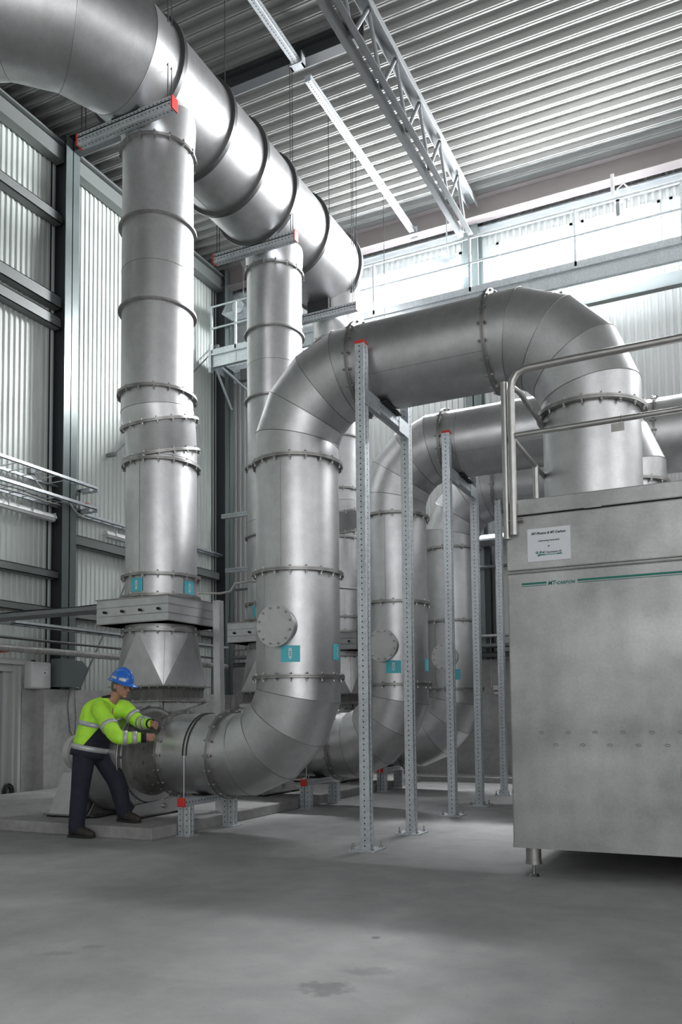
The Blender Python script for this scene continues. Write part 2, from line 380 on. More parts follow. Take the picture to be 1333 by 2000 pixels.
def perf(mb, p0, p1, w, m='galv', faces=((1, 0),), pitch=.05, hs=.009, up=(0, 0, 1), inner=.0):
    """square perforated strut between p0 and p1; faces = side normals in the local frame that carry hole marks"""
    p0, p1 = Vector(p0), Vector(p1); d = (p1-p0).normalized(); u = Vector(up); u = (u-d*u.dot(d))
    if u.length < .1: u = V(1, 0, 0)
    u.normalize(); s = d.cross(u).normalized()
    h = w/2; g = h*.30; b = h*.93
    prof = [(-h, -b), (-b, -h), (-g, -h), (-g, -h*.93), (g, -h*.93), (g, -h), (b, -h), (h, -b), (h, -g), (h*.93, -g), (h*.93, g), (h, g), (h, b), (b, h), (g, h), (g, h*.93), (-g, h*.93), (-g, h), (-b, h), (-h, b), (-h, g), (-h*.93, g), (-h*.93, -g), (-h, -g)]
    mb.rings([[p+s*a*1.0+u*c_ for a, c_ in prof] for p in (p0, p1)], m, False, True, True, True)
    L = (p1-p0).length; n = int(L/pitch)
    for (fa, fc) in faces:
        nn = s*fa+u*fc; tt = d.cross(nn)
        for i in range(n):
            c_ = p0+d*((i+.5)*L/n)+nn*(h*.93+.0007)
            q = [c_+tt*(hs*math.cos(2*PI*k/8))+d*(hs*math.sin(2*PI*k/8)) for k in range(8)]
            mb.add(q, [list(range(8))[::-1] if (q[1]-q[0]).cross(q[2]-q[0]).dot(nn) < 0 else list(range(8))], 'hole')
    return mb
# ceiling strut rail
t = thing('perforated_ceiling_rail', 'light perforated strut rail fixed under the ceiling left of the truss', 'rail', (-5.5, 10, 10.6))
obj('strut', perf(MB(), (-5.5, 10.05, 10.62), (-5.5, 14.35, 10.62), .1, faces=((0, -1), (1, 0), (-1, 0)), hs=.0085), t)
obj('strut', perf(MB(), (-5.5, -4, 10.62), (-5.5, 9.72, 10.62), .1, faces=((0, -1), (1, 0), (-1, 0)), hs=.0085), t)
obj('end_bracket', MB().box((-5.57, 14.3, 10.55), (-5.43, 14.37, 10.58), 'galv').box((-5.57, 14.34, 10.5), (-5.43, 14.37, 10.75), 'galv'), t)
obj('beam_clamp', MB().box((-5.6, 9.68, 10.56), (-5.4, 9.80, 10.58), 'galv').box((-5.42, 9.7, 10.56), (-5.40, 9.8, 10.75), 'galv').box((-5.6, 9.7, 10.56), (-5.58, 9.8, 10.75), 'galv'), t)

# ------------------------------------------------------------------ walkway under the windows
def walkway():
    t = thing('walkway', 'galvanised walkway with handrail running along the rear wall under the windows', 'walkway', (-9.87, 13.7, 8.5))
    x0, x1 = -9.87, 9.6
    obj('edge_beam', MB().box((x0, 13.7, 8.54), (x1, 13.715, 8.76), 'galv').box((x0, 13.66, 8.76), (x1, 13.74, 8.80), 'galv').box((x0, 13.7, 8.52), (x1, 13.78, 8.54), 'galv'), t)
    g = MB(); x = x0+.03
    while x < x1: g.box((x, 13.74, 8.735), (x+.004, 14.6, 8.765), 'galv'); x += .045
    for y in (13.74, 14.0, 14.3, 14.59): g.box((x0, y, 8.735), (x1, y+.008, 8.765), 'galv')
    obj('deck_grating', g, t)
    obj('rear_beam', MB().box((x0+.4, 14.2, 8.36), (x1, 14.22, 8.6), 'girt').box((x0+.4, 14.14, 8.34), (x1, 14.28, 8.36), 'girt'), t)
    obj('kick_plate', MB().box((x0, 13.69, 8.8), (x1, 13.70, 8.9), 'galv'), t)
    for z, nm in ((9.82, 'handrail'), (9.35, 'mid_rail')): obj(nm, MB().tube((x0, 13.7, z), (x1, 13.7, z), .022, 'galv', 8), t)
    for x in (x0+.02, -9.25, -7.7, -6.1, -4.19, -2.31, -.6, 1.2, 3, 4.8, 6.6, 8.4):
        obj('post', MB().box((x-.02, 13.69, 8.55), (x+.02, 13.73, 9.82), 'galv'), t)
    obj('end_plate', perf(MB().box((x0-.01, 13.66, 8.5), (x0+.01, 14.6, 8.8), 'galv'), (x0+.01, 13.68, 8.4), (x0+.01, 13.68, 9.0), .06, faces=((0, -1), (0, 1), (1, 0))), t)
    for a, b in (((x0+.1, 13.75, 8.5), (-9.75, 14.3, 7.8)), ((x0+.25, 13.75, 8.5), (-9.3, 14.4, 8.1))):
        obj('bracket_strut', MB().tube(a, b, .03, 'galv', 6), t)
    for x in (-8, -6, -4.4, -2.6, 0, 3, 6): obj('bracket_strut', MB().tube((x, 13.8, 8.5), (x+.12, 14.44, 7.9), .03, 'beam', 6), t)
walkway()
# floodlight shaped hood hanging in the corner
def hood(c, s, label):
    c = Vector(c); mb = MB()
    r0 = [c+V(x*s, -y*s, .16*s) for x, y in ((-.5, -.35), (.5, -.35), (.5, .35), (-.5, .35))]
    r1 = [c+V(x*s, -y*s, -.2*s) for x, y in ((-.62, -.45), (.62, -.45), (.62, .45), (-.62, .45))]
    r2 = [c+V(x*s, -y*s, -.42*s) for x, y in ((-.3, -.2), (.3, -.2), (.3, .2), (-.3, .2))]
    mb.rings([r0, r1, r2], 'galv', False, True, True, True)
    t = thing('air_heater', label, 'heater', c)
    obj('casing', mb, t); obj('fan_shroud', MB().tube(c+V(.1*s, -.4*s, -.1*s), c+V(.1*s, -.52*s, -.12*s), .22*s, 'galv', 16), t)
    obj('hanger', MB().tube(c+V(0, 0, .1), c+V(0, 0, .9), .012, 'beam', 6), t)
hood((-9.35, 14.15, 9.85), .6, 'grey box-shaped air heater hanging in the far left corner above the walkway')
hood((-4.75, 14.1, 9.72), .4, 'pale box-shaped air heater hanging by the rear column above the walkway')
# wifi style bracket lamp upper right
t = thing('antenna_bracket', 'white stick antenna and cable on a bracket above the windows at upper right', 'antenna', (-1.62, 13.8, 9.8))
obj('antenna', MB().box((-1.71, 13.78, 9.9), (-1.655, 13.83, 10.32), 'plast'), t)
obj('bracket', MB().box((-1.66, 13.76, 9.80), (-1.52, 13.84, 9.86), 'galv').box((-1.63, 13.76, 9.55), (-1.57, 13.82, 9.85), 'beam'), t)
obj('cable', MB().path([(-1.6, 13.8, 9.86), (-1.6, 13.8, 10.05), (-1.5, 13.8, 10.12), (-1.42, 13.8, 10.0), (-1.42, 13.8, 9.8)], .012, 'plast', 6), t)

# ------------------------------------------------------------------ ducts
R0 = .425; NS = 56
def mitre(mb, pts, r, up, m='duct', seams=True, ra=None, ends=None, start=0):
    """mitred pipe through pts; every segment has its own vertices so that joints stay sharp"""
    pts = [Vector(p) for p in pts]; up = Vector(up); n = len(pts)
    dirs = [(pts[i+1]-pts[i]).normalized() for i in range(n-1)]
    nor = [dirs[0]]+[(dirs[i-1]+dirs[i]).normalized() for i in range(1, n-1)]+[dirs[-1]]
    if ends: nor[0] = Vector(ends[0]) if ends[0] else nor[0]; nor[-1] = Vector(ends[1]) if ends[1] else nor[-1]
    ra = ra or [r]*n
    for i in range(n-1):
        d = dirs[i]; u = (up-d*up.dot(d)).normalized(); w = d.cross(u); rr = []
        for k in (i, i+1):
            P = pts[k]; nn = nor[k]; ring = []
            for j in range(NS):
                a = 2*PI*j/NS; q = P+ra[k]*(math.cos(a)*u+math.sin(a)*w)
                ring.append(q-d*((q-P).dot(nn)/d.dot(nn)))
            rr.append(ring)
        mb.rings(rr, m, True)
        if seams and i > start-1 and i > 0:
            c = pts[i]; mb.path([c+(q-c)*1.002 for q in rr[0]], .0035, 'seam', 5, True)
    return mb
def arc_pts(c, R, a0, a1, ex, ez, n=4):
    """tangent polygon of a 90 degree elbow with n mitres, around centre c in the plane ex/ez"""
    st = (a1-a0)/n; out = []
    for k in range(n):
        a = a0+st*(k+.5); q = R/math.cos(st/2)
        out.append(Vector(c)+Vector(ex)*q*math.cos(a)+Vector(ez)*q*math.sin(a))
    return out
def flange_mesh(r, w=.045, th=.016, m='flange', gap=True, n=NS):
    mb = MB()
    def ann(z0, z1, ri, ro):
        pr = [(ri, z0), (ro, z0), (ro, z1), (ri, z1)]
        rings_ = []
        for (a, z) in pr+[pr[0]]: rings_.append([(a*math.cos(2*PI*k/n), a*math.sin(2*PI*k/n), z) for k in range(n)])
        for i in range(4): mb.rings([rings_[i], rings_[i+1]], m, i in (1, 3))
    if gap: ann(-th, -.001, r-.004, r+w); ann(.001, th, r-.004, r+w)
    else: ann(-th, th, r-.004, r+w)
    return mb
bm_ = MB()
def hexa(mb, z0, z1, r, n=6): mb.rings([[(r*math.cos(2*PI*k/n), r*math.sin(2*PI*k/n), z) for k in range(n)] for z in (z0, z1)], 'bolt', False, True, True, True)
hexa(bm_, .016, .030, .015); hexa(bm_, -.032, -.016, .015); hexa(bm_, -.050, .038, .008, 8)
BOLT = bm_.mesh('bolt')
bs = MB(); hexa(bs, 0, .016, .013); hexa(bs, .0, .022, .006, 8); SBOLT = bs.mesh('bolt')
FCACHE = {}
def flange(parent, c, axis, r=R0, nb=20, w=.045, name='flange', m='flange', th=.016, phase=.5, bolts=True):
    key = (round(r, 3), w, m, th, bolts and nb > 0)
    if key not in FCACHE: FCACHE[key] = flange_mesh(r, w, th, m, nb > 0).mesh(name)
    q = Vector((0, 0, 1)).rotation_difference(Vector(axis))
    o = inst(name, FCACHE[key], parent, c, q); WL[o.name] = Vector((0, 0, 0))
    for k in range(nb):
        a = 2*PI*(k+phase)/nb
        b = D.objects.new('bolt', BOLT); COL.objects.link(b); b.parent = o; b.location = ((r+.027)*math.cos(a), (r+.027)*math.sin(a), 0)
    return o
def sticker(parent, cx, cy, r, z, ang, w=.19, h=.16, flip=1):
    """teal label with a white arrow wrapped on a vertical duct; ang = azimuth of its centre"""
    mb = MB(); n = 10
    def patch(poly, rr, m):
        mb.add([(cx+rr*math.cos(ang+x/r), cy+rr*math.sin(ang+x/r), z+y) for x, y in poly], [list(range(len(poly)))], m)
    for k in range(n):
        x0 = -w/2+w*k/n; x1 = x0+w/n; patch([(x0, -h/2), (x1, -h/2), (x1, h/2), (x0, h/2)], r+.002, 'teal')
    f = flip
    for k in range(2):
        x0 = -.016+.016*k
        patch([(x0, -f*.035), (x0+.016, -f*.035), (x0+.016, f*.055), (x0, f*.055)][::(1 if f > 0 else -1)], r+.0035, 'tealw')
    patch([(-.016, -f*.035), (0, -f*.058), (.016, -f*.035)][::(1 if f > 0 else -1)], r+.0035, 'tealw')
    for k in range(3):   # lettering too small to read: short dark strokes
        patch([(-.006, -.02+k*.018), (.006, -.02+k*.018), (.006, -.012+k*.018), (-.006, -.012+k*.018)], r+.0045, 'ink')
    return obj('sticker', mb, parent)
Y1, Y2, Y3 = 7.15, 9.70, 12.05
XV, ZL, ZT, XD = -4.07, .81, 4.63, -1.11
def arch_duct():
    y = Y1
    t = thing('arched_duct', 'nearest stainless duct that rises from the fan and arches over to the filter tank', 'duct', (XV, y, .385), 'arched ducts from fans to filter tanks')
    X = V(1, 0, 0); Z = V(0, 0, 1); U = V(0, 1, 0)
    obj('lower_pipe', mitre(MB(), [(-5.52, y, ZL), (-4.88, y, ZL)], R0, U), t)
    el = [V(-4.88, y, ZL)]+arc_pts((XV-.75, y, ZL+.75), .75, -PI/2, 0, X, Z)+[V(XV, y, 1.585)]
    obj('lower_elbow', mitre(MB(), el, R0, U), t)
    rs = mitre(MB(), [(XV, y, 1.585), (XV, y, 2.63)], R0, U); rs.path([(XV-.16, y-.395, 1.6), (XV-.16, y-.395, 2.61)], .003, 'seam', 4)
    obj('riser_section', rs, t)
    rs = mitre(MB(), [(XV, y, 2.63), (XV, y, 3.76)], R0, U); rs.path([(XV+.05, y-.424, 2.65), (XV+.05, y-.424, 3.74)], .002, 'seam', 4)
    obj('riser_section', rs, t)
    el = [V(XV, y, 3.76)]+arc_pts((XV+.76, y, ZT-.76), .76, PI, PI/2, X, Z)+[V(-3.28, y, ZT)]
    obj('upper_elbow', mitre(MB(), el, R0, U), t)
    rs = mitre(MB(), [(-3.28, y, ZT), (-1.95, y, ZT)], R0, U)
    for a in (-.9, -2.6): rs.path([(-3.25, y+R0*math.cos(a)*1.001, ZT+R0*math.sin(a)*1.001), (-1.98, y+R0*math.cos(a)*1.001, ZT+R0*math.sin(a)*1.001)], .002, 'seam', 4)
    rs.path([V(-3.08, y+R0*1.001*math.cos(2*PI*k/40), ZT+R0*1.001*math.sin(2*PI*k/40)) for k in range(40)], .003, 'seam', 4, True)
    obj('cross_pipe', rs, t)
    el = [V(-1.95, y, ZT)]+arc_pts((XD-.8, y, ZT-.8), .8, PI/2, 0, X, Z)+[V(XD, y, 3.8)]
    obj('down_elbow', mitre(MB(), el, R0, U), t)
    obj('drop_pipe', mitre(MB(), [(XD, y, 3.8), (XD, y, 2.74)], R0-.01, U), t)
    for c, a in (((-5.52, y, ZL), X), ((-4.88, y, ZL), X), ((XV, y, 1.585), Z), ((XV, y, 2.63), Z), ((XV, y, 3.76), Z)):
        flange(t, c, a, nb=18)
    for c, a in (((-3.28, y, ZT), X), ((-1.95, y, ZT), X), ((XD, y, 3.8), Z)): flange(t, c, a, nb=18)
    # strap with two black bands and a clamp rod
    mb = MB()
    for dx in (-.022, .022):
        mb.path([(-5.17+dx, y+(R0+.004)*math.cos(a), ZL+(R0+.004)*math.sin(a)) for a in [PI*k/24 for k in range(25)]], .007, 'black', 6)
    mb.tube((-5.17, y-R0-.006, ZL), (-5.17, y-R0-.006, ZL-.03), .02, 'bolt', 8)
    mb.tube((-5.17, y-R0-.006, ZL-.03), (-5.17, y-R0-.006, .3), .006, 'galv', 6)
    obj('pipe_strap', mb, t)
    # inspection nozzle facing the hall
    cx, cz = XV+.02, 2.07
    obj('inspection_nozzle', MB().tube((cx, y-.3, cz), (cx, y-.475, cz), .185, 'duct', 40), t)
    cv = obj('inspection_cover', MB().tube((cx, y-.475, cz), (cx, y-.495, cz), .205, 'cover', 48), t)
    q = Vector((0, 0, 1)).rotation_difference(V(0, -1, 0))
    for k in range(12):
        a = 2*PI*(k+.5)/12; o = inst('bolt', SBOLT, cv, (cx+.178*math.cos(a), y-.495, cz+.178*math.sin(a)), q)
    az = math.atan2(-Y1, -XV)
    sticker(t, XV, y, R0, 1.80, -1.24); sticker(t, XV, y, R0, 1.83, .10)
    return t
A1 = arch_duct()
A2 = copy_tree(A1, None, (0, Y2-Y1, 0)); A2['label'] = 'middle one of the three arched stainless ducts, behind the nearest arch'
A3 = copy_tree(A1, None, (0, Y3-Y1, 0)); A3['label'] = 'farthest of the three arched stainless ducts, nearest the rear wall'

# header duct overhead
XH, ZH, RH = -6.27, 8.87, .66
def header():
    t = thing('header_duct', 'huge stainless header duct hanging under the ceiling and bending off at upper left', 'duct', (XH, 9, ZH-RH))
    Yv = V(0, 1, 0); X = V(1, 0, 0)
    Rb = 1.6; Y0 = 7.25; nm = 4
    pts = [V(XH, Y0, ZH)]+[V(XH-Rb+Rb/math.cos(PI/16)*math.cos(-(k+.5)*PI/8), Y0+Rb/math.cos(PI/16)*math.sin(-(k+.5)*PI/8), ZH) for k in range(nm)]+[V(-9.85, Y0-Rb, ZH)]
    pts = pts[::-1]
    obj('elbow', mitre(MB(), pts, RH, (0, 0, 1)), t)
    ys = [7.25, 8.27, 9.05, 9.85, 10.87, 12.05]
    secs = [(7.25, 8.27), (8.27, 9.05), (9.05, 9.85), (9.85, 10.87), (10.87, 12.05)]
    for i, (a, b) in enumerate(secs):
        mb = mitre(MB(), [(XH, a, ZH), (XH, b, ZH)], RH, (0, 0, 1))
        an = -1.9 if i % 2 else -2.6
        mb.path([(XH+RH*1.001*math.cos(an), a, ZH+RH*1.001*math.sin(an)), (XH+RH*1.001*math.cos(an), b, ZH+RH*1.001*math.sin(an))], .003, 'seam', 4)
        obj('pipe_section', mb, t)
    mb = mitre(MB(), [(XH, 12.05, ZH), (XH, 12.62, ZH-.0)], RH, (0, 0, 1), ra=[RH, RH*.62]); mb.tube((XH, 12.62, ZH), (XH, 12.63, ZH), RH*.62, 'duct', 48)
    obj('end_section', mb, t)
    for y in ys: flange(t, (XH, y, ZH), Yv, RH, 0, .05, 'stiffening_ring', 'ring', .028)
    for x_, y, zb in ((0.06, 7.55, 7.99), (-.04, 10.41, 7.97), (.12, 12.28, 7.61)):
        obj('branch_collar', mitre(MB(), [(XH+x_, y, ZH-RH*.6), (XH+x_, y, zb)], R0+.004, (0, 1, 0), ra=[R0+.03, R0]), t)
        a, b, c_ = (XH+x_-.40, 7.9), (XH+x_-.62, 8.36), (XH+x_-.34, 8.42)
        g = MB().rings([[(p, y+d_, q) for p, q in (a, b, c_)] for d_ in (-.006, .006)], 'duct', False, True, True, True)
        obj('gusset', g, t)
header()
# hanging bars with threaded rods
for i, (y, xo, zo, lab) in enumerate(((7.07, 0, 0, 'perforated hanger bar with red end caps under the header by the nearest riser'), (9.88, -.03, 0, 'perforated hanger bar with red end caps under the header by the second riser'), (11.80, .03, -.17, 'farthest perforated hanger bar under the header, above the third riser'))):
    t = thing('hanger_bar', lab, 'hanger bar', (XH+xo, y, 8.1), 'hanger bars under the header duct')
    mb = perf(MB(), (-7.0+xo, y, 8.12+zo), (-5.6+xo, y, 8.12+zo), .1, faces=((0, -1), (1, 0), (-1, 0)), hs=.0085, pitch=.055)
    perf(mb, (-7.0+xo, y-.02, 8.18+zo), (-5.6+xo, y-.02, 8.18+zo), .06, faces=((1, 0), (-1, 0)), hs=.009, pitch=.055)
    obj('strut', mb, t)
    for x in (-7.008+xo, -5.592+xo): obj('end_cap', MB().box((x-.010, y-.056, 8.065+zo), (x+.010, y+.056, 8.215+zo), 'red', bev=.006), t)
    obj('saddle_pad', MB().box((XH-.2, y-.05, 8.2+zo), (XH+.2, y+.05, 8.225), 'black'), t)
    for x in (-6.95+xo, -5.66+xo):
        for dy in (-.03, .035): obj('threaded_rod', MB().tube((x, y+dy, 8.1+zo), (x, y+dy, 10.96), .006, 'colw', 6), t)
for i, (x, y, z0, lab) in enumerate(((-5.80, 8.36, 9.3, 'thin rod hanging from the ceiling to the header beside the second ring'), (-5.58, 10.86, 9.0, 'thin rod hanging from the ceiling rail to the header beside the fifth ring'), (-5.50, 11.69, 8.5, 'thin rod hanging from the ceiling rail near the end of the header'), (-5.45, 12.71, 7.7, 'last thin rod hanging from the ceiling rail in front of the bright window'))):
    solo('threaded_rod', MB().tube((x, y, z0), (x, y, 10.62), .006, 'colw', 6), lab, 'rod')

# vertical risers with damper and transition
def riser(x, y, label, zs_ring, zs_seam, offset, group, hi=(.07, -.17), zcol=8.2, nb=16, flip=-1):
    xu, yu = x+hi[0], y+hi[1]
    t = thing('riser_duct', label, 'duct', (x, y, 1.4), group)
    Z = V(0, 0, 1); U = V(0, 1, 0)
    if offset:
        zz = [zcol]+zs_ring+[5.0]
        for a, b in zip(zz[:-1], zz[1:]):
            mb = mitre(MB(), [(xu, yu, b), (xu, yu, a)], R0-.005, U)
            for s in zs_seam:
                if b < s < a: mb.path([V(xu+R0*math.cos(2*PI*k/40)*.992, yu+R0*math.sin(2*PI*k/40)*.992, s) for k in range(40)], .003, 'seam', 4, True)
            obj('pipe_section', mb, t)
        # tilted piece between horizontal flanges
        d1 = V(x-xu, y-yu, -.0)
        ax = (V(xu, yu, 4.86)-V(x, y, 4.22)).normalized(); ax = (ax+V(-.15, .0, 0)).normalized()
        obj('offset_collar', mitre(MB(), [(xu, yu, 5.0), (xu, yu, 4.84), V(xu, yu, 4.84)-ax*.15], R0-.003, U), t)
        p = V(xu, yu, 4.84)-ax*.15; p2 = V(x, y, 4.37)
        obj('offset_piece', mitre(MB(), [p, p2], R0-.006, U, ends=(ax, ax)), t)
        obj('offset_collar', mitre(MB(), [p2, (x, y, 4.26), (x, y, 4.21)], R0-.003, U, ends=(ax, None)), t)
        flange(t, (xu, yu, 5.0), Z, nb=nb); flange(t, p, ax, nb=nb); flange(t, p2, ax, nb=nb); flange(t, (x, y, 4.21), Z, nb=nb)
        top = 4.21
        for z in zs_ring: flange(t, (xu, yu, z), Z, R0-.004, 0, .04, 'stiffening_ring', 'flange', .012)
        flange(t, (xu, yu, zcol), Z, R0, nb, .03)
    else:
        zz = [zcol]+zs_ring+[2.87]
        for a, b in zip(zz[:-1], zz[1:]):
            mb = mitre(MB(), [(xu, yu, b), (xu, yu, a)], R0-.005, U)
            for s in zs_seam:
                if b < s < a: mb.path([V(xu+R0*math.cos(2*PI*k/40)*.992, yu+R0*math.sin(2*PI*k/40)*.992, s) for k in range(40)], .003, 'seam', 4, True)
            obj('pipe_section', mb, t)
        for z in zs_ring: flange(t, (xu, yu, z), Z, R0-.004, nb if abs(z-4.93) < .01 else 0, .04, 'stiffening_ring', 'flange', .012)
        flange(t, (xu, yu, zcol), Z, R0, nb, .03); x, y = xu, yu; top = 2.87
    if offset:
        mb = mitre(MB(), [(x, y, 2.86), (x, y, top)], R0-.005, U); mb.path([(x+.02, y-.422, 2.88), (x+.02, y-.422, 4.2)], .002, 'seam', 4)
        obj('pipe_section', mb, t)
    mb = mitre(MB(), [(x, y, 2.59), (x, y, 2.86)], R0-.005, U); mb.path([(x+.02, y-.424, 2.6), (x+.02, y-.424, 2.85)], .003, 'seam', 4)
    obj('label_section', mb, t)
    flange(t, (x, y, 2.86), Z, nb=nb); flange(t, (x, y, 2.615), Z, nb=nb)
    a0 = math.atan2(-y, -x)
    sticker(t, x, y, R0, 2.735, a0-.72, .17, .16, flip); sticker(t, x, y, R0, 2.72, a0+.86, .17, .16, flip)
    h = .52
    db = MB().box((x-h, y-h, 2.28), (x+h, y+h, 2.575), 'duct')
    for z in (2.37, 2.47): db.box((x-h-.004, y-h-.004, z), (x+h+.004, y+h+.004, z+.008), 'flange')
    for z in (2.28, 2.565): db.box((x-h-.012, y-h-.012, z), (x+h+.012, y+h+.012, z+.012), 'flange')
    bx = obj('damper_box', db, t)
    for k in range(4): obj('shaft_end', MB().tube((x-h+.13+.26*k, y-h-.03, 2.42), (x-h+.13+.26*k, y-h, 2.42), .016, 'hole', 8), bx)
    flange(t, (x, y, 2.21), Z, nb=nb)
    obj('lower_collar', mitre(MB(), [(x, y, 2.2), (x, y, 2.28)], R0-.005, U), t)
    # round to rectangle transition
    hx, hy = .36, .40; tm = MB(); q = 10; rt = R0-.005
    sg = ((1, 1), (-1, 1), (-1, -1), (1, -1))
    for k in range(4):
        cr = V(x+sg[k][0]*hx, y+sg[k][1]*hy, 1.56); nx = V(x+sg[(k+1) % 4][0]*hx, y+sg[(k+1) % 4][1]*hy, 1.56)
        tp = [V(x+rt*math.cos(PI/2*(k+i/q)), y+rt*math.sin(PI/2*(k+i/q)), 2.2) for i in range(q+1)]
        tm.add([cr]+tp, [(0, i+1, i+2)[::-1] for i in range(q)], 'duct', True); tm.add([cr, nx, tp[-1]], [(0, 1, 2)], 'duct')
        tm.path([cr, tp[q//2]], .0025, 'seam', 4)
    obj('transition', tm, t)
    fr = MB()
    for z in (1.56, 1.39):
        for lo, hi_ in (((x-hx-.05, y-hy-.05), (x+hx+.05, y-hy)), ((x-hx-.05, y+hy), (x+hx+.05, y+hy+.05)), ((x-hx-.05, y-hy), (x-hx, y+hy)), ((x+hx, y-hy), (x+hx+.05, y+hy))):
            fr.box((*lo, z-.008), (*hi_, z+.008), 'flange')
    ro = obj('rectangular_flange', fr, t)
    for z in (1.56, 1.39):
        for k in range(6):
            for px_, py_ in ((x-hx+2*hx*(k+.5)/6, y-hy-.028), (x+hx+.028, y-hy+2*hy*(k+.5)/6)):
                b_ = inst('bolt', BOLT, ro, (px_, py_, z), Quaternion()); b_.scale = (.6, .6, .6)
    obj('flexible_collar', MB().rings([[(x+a*(hx-s), y+b*(hy-s), z) for a, b in ((-1, -1), (1, -1), (1, 1), (-1, 1))] for z, s in ((1.39, 0), (1.43, .02), (1.52, .02), (1.56, 0))], 'flex', False), t)
    return t
riser(-6.28, 7.72, 'nearest tall vertical riser duct, with an offset bend and two teal stickers', [7.05, 6.02], [6.5], True, None, zcol=8.0)
riser(-6.38, 10.58, 'second vertical riser duct, partly hidden behind the nearest arched duct', [7.0, 5.96, 4.93, 3.87], [6.5, 4.1], False, None, zcol=7.98)
riser(-6.22, 12.45, 'farthest vertical riser duct, seen between the arched ducts', [6.8, 5.9], [6.4], True, None, zcol=7.62)

# centrifugal fans
def fan(x, y, label, group):
    t = thing('centrifugal_fan', label, 'fan', (x, y, .12), group)
    xr, xl = -5.92, -6.45; zc = ZL; cy = Y1
    # scroll outline in the y/z plane
    out = []
    for k in range(40):
        a = math.radians(100+k*300/39); rr = .52+.22*(k/39)
        out.append((cy+rr*math.cos(a), zc+rr*math.sin(a)))
    out = [(yy, max(zz, .17)) for yy, zz in out]
    out += [(8.12, 1.38), (7.32, 1.38), (7.32, 1.30)]
    sc = MB(); n = len(out)
    sc.rings([[(xx, a, b) for a, b in out] for xx in (xl, xr)], 'duct', False, True, True, True); sc.box((-6.64, 7.32, 1.1), (xl, 8.12, 1.38), 'duct')
    for xx in (xl, xr): sc.path([(xx, a, b) for a, b in out], .012, 'flange', 6, True)
    obj('scroll_housing', sc, t)
    pl = obj('side_plate', MB().tube((xr, cy, zc-.02), (xr+.012, cy, zc-.02), .52, 'duct', 56).path([(xr+.012, cy+.52*math.cos(2*PI*k/56), zc-.02+.52*math.sin(2*PI*k/56)) for k in range(56)], .006, 'seam', 5, True), t)
    q = Vector((0, 0, 1)).rotation_difference(V(1, 0, 0))
    for k in range(18):
        a = 2*PI*k/18; inst('bolt', SBOLT, pl, (xr+.012, cy+.545*math.cos(a), zc-.02+.545*math.sin(a)), q)
    mb = MB(); prof = [(xr+.01, .46), (xr+.035, .46), (xr+.05, .42), (xr+.07, .43), (xr+.1, .40), (xr+.12, .41), (xr+.16, .375), (xr+.18, .385), (xr+.24, .36), (-5.56, .36), (-5.54, .42)]
    mb.rings([[(a, cy+r*math.cos(2*PI*k/56), zc+r*math.sin(2*PI*k/56)) for k in range(56)] for a, r in prof], 'flex', True)
    ic = obj('inlet_cone', mb, t)
    for k in range(16):
        a = 2*PI*(k+.5)/16; inst('bolt', SBOLT, ic, (xr+.03, cy+.44*math.cos(a), zc+.44*math.sin(a)), q)
        inst('bolt', SBOLT, ic, (xr+.17, cy+.39*math.cos(a), zc+.39*math.sin(a)), q)
    # skid plates
    for xx, s in ((xr, 1), (xl, -1)):
        pl = [(6.75, .15), (7.68, .15), (7.54, .30), (6.84, .27)]
        sk = MB().rings([[(xx+s*d_, a, b) for a, b in pl] for d_ in (.02, .035)], 'duct', False, True, True, True)
        sk.box((xx-.05, 6.74, .14), (xx+.06, 7.74, .15), 'flange')
        sk.tube((xx+s*.03, 7.3, .22), (xx+s*.06, 7.3, .22), .03, 'bolt', 10)
        obj('skid_plate', sk, t)
    for yy in (6.85, 7.6):
        for xx in (xr, xl): obj('rubber_foot', MB().box((xx-.06, yy-.07, .12), (xx+.07, yy+.07, .14), 'black'), t)
    # motor and pedestal on the far side
    mo = MB().tube((-6.98, cy, zc), (xl-.1, cy, zc), .17, 'cover', 32)
    for k in range(20):
        a = 2*PI*k/20; mo.box((-6.95, cy+.175*math.cos(a)-.004, zc+.175*math.sin(a)-.004), (xl-.12, cy+.175*math.cos(a)+.004, zc+.175*math.sin(a)+.004), 'cover')
    mo.tube((xl-.1, cy, zc), (xl, cy, zc), .04, 'bolt', 12)
    obj('motor', mo, t)
    obj('pulley_guard', MB().tube((-7.06, cy, zc), (-6.98, cy, zc), .20, 'cover', 40), t)
    pe = MB()
    tp = [(-6.95, 6.86), (-6.55, 6.86), (-6.55, 7.44), (-6.95, 7.44)]; bt = [(-7.02, 6.72), (-6.5, 6.72), (-6.5, 7.58), (-7.02, 7.58)]
    pe.rings([[(a, b, .15) for a, b in bt], [(a, b, .60) for a, b in tp]], 'duct', False, True, True, True)
    pe.box((-7.06, 6.68, .14), (-6.46, 7.62, .155), 'flange')
    obj('motor_pedestal', pe, t)
    for xx, yy in ((-7.0, 6.78), (-6.53, 6.78), (-7.0, 7.52), (-6.53, 7.52)): obj('rubber_foot', MB().box((xx-.05, yy-.06, .12), (xx+.05, yy+.06, .14), 'black'), t)
    return t
F1 = fan(-6.3, Y1, 'nearest stainless centrifugal fan on the concrete pad beside the worker', 'centrifugal fans on the pad')
F2 = copy_tree(F1, None, (0, 2.6, 0)); F2['label'] = 'middle centrifugal fan on the pad, behind the nearest arched duct'
F3 = copy_tree(F1, None, (0, 4.9, 0)); F3['label'] = 'farthest centrifugal fan on the pad, near the rear wall'
# concrete pad
solo('concrete_pad', MB().box((-9.75, 6.34, 0), (-5.27, 13.65, .12), 'pad', bev=.012), 'low rough concrete pad under the fans with a chipped front edge', 'pad')
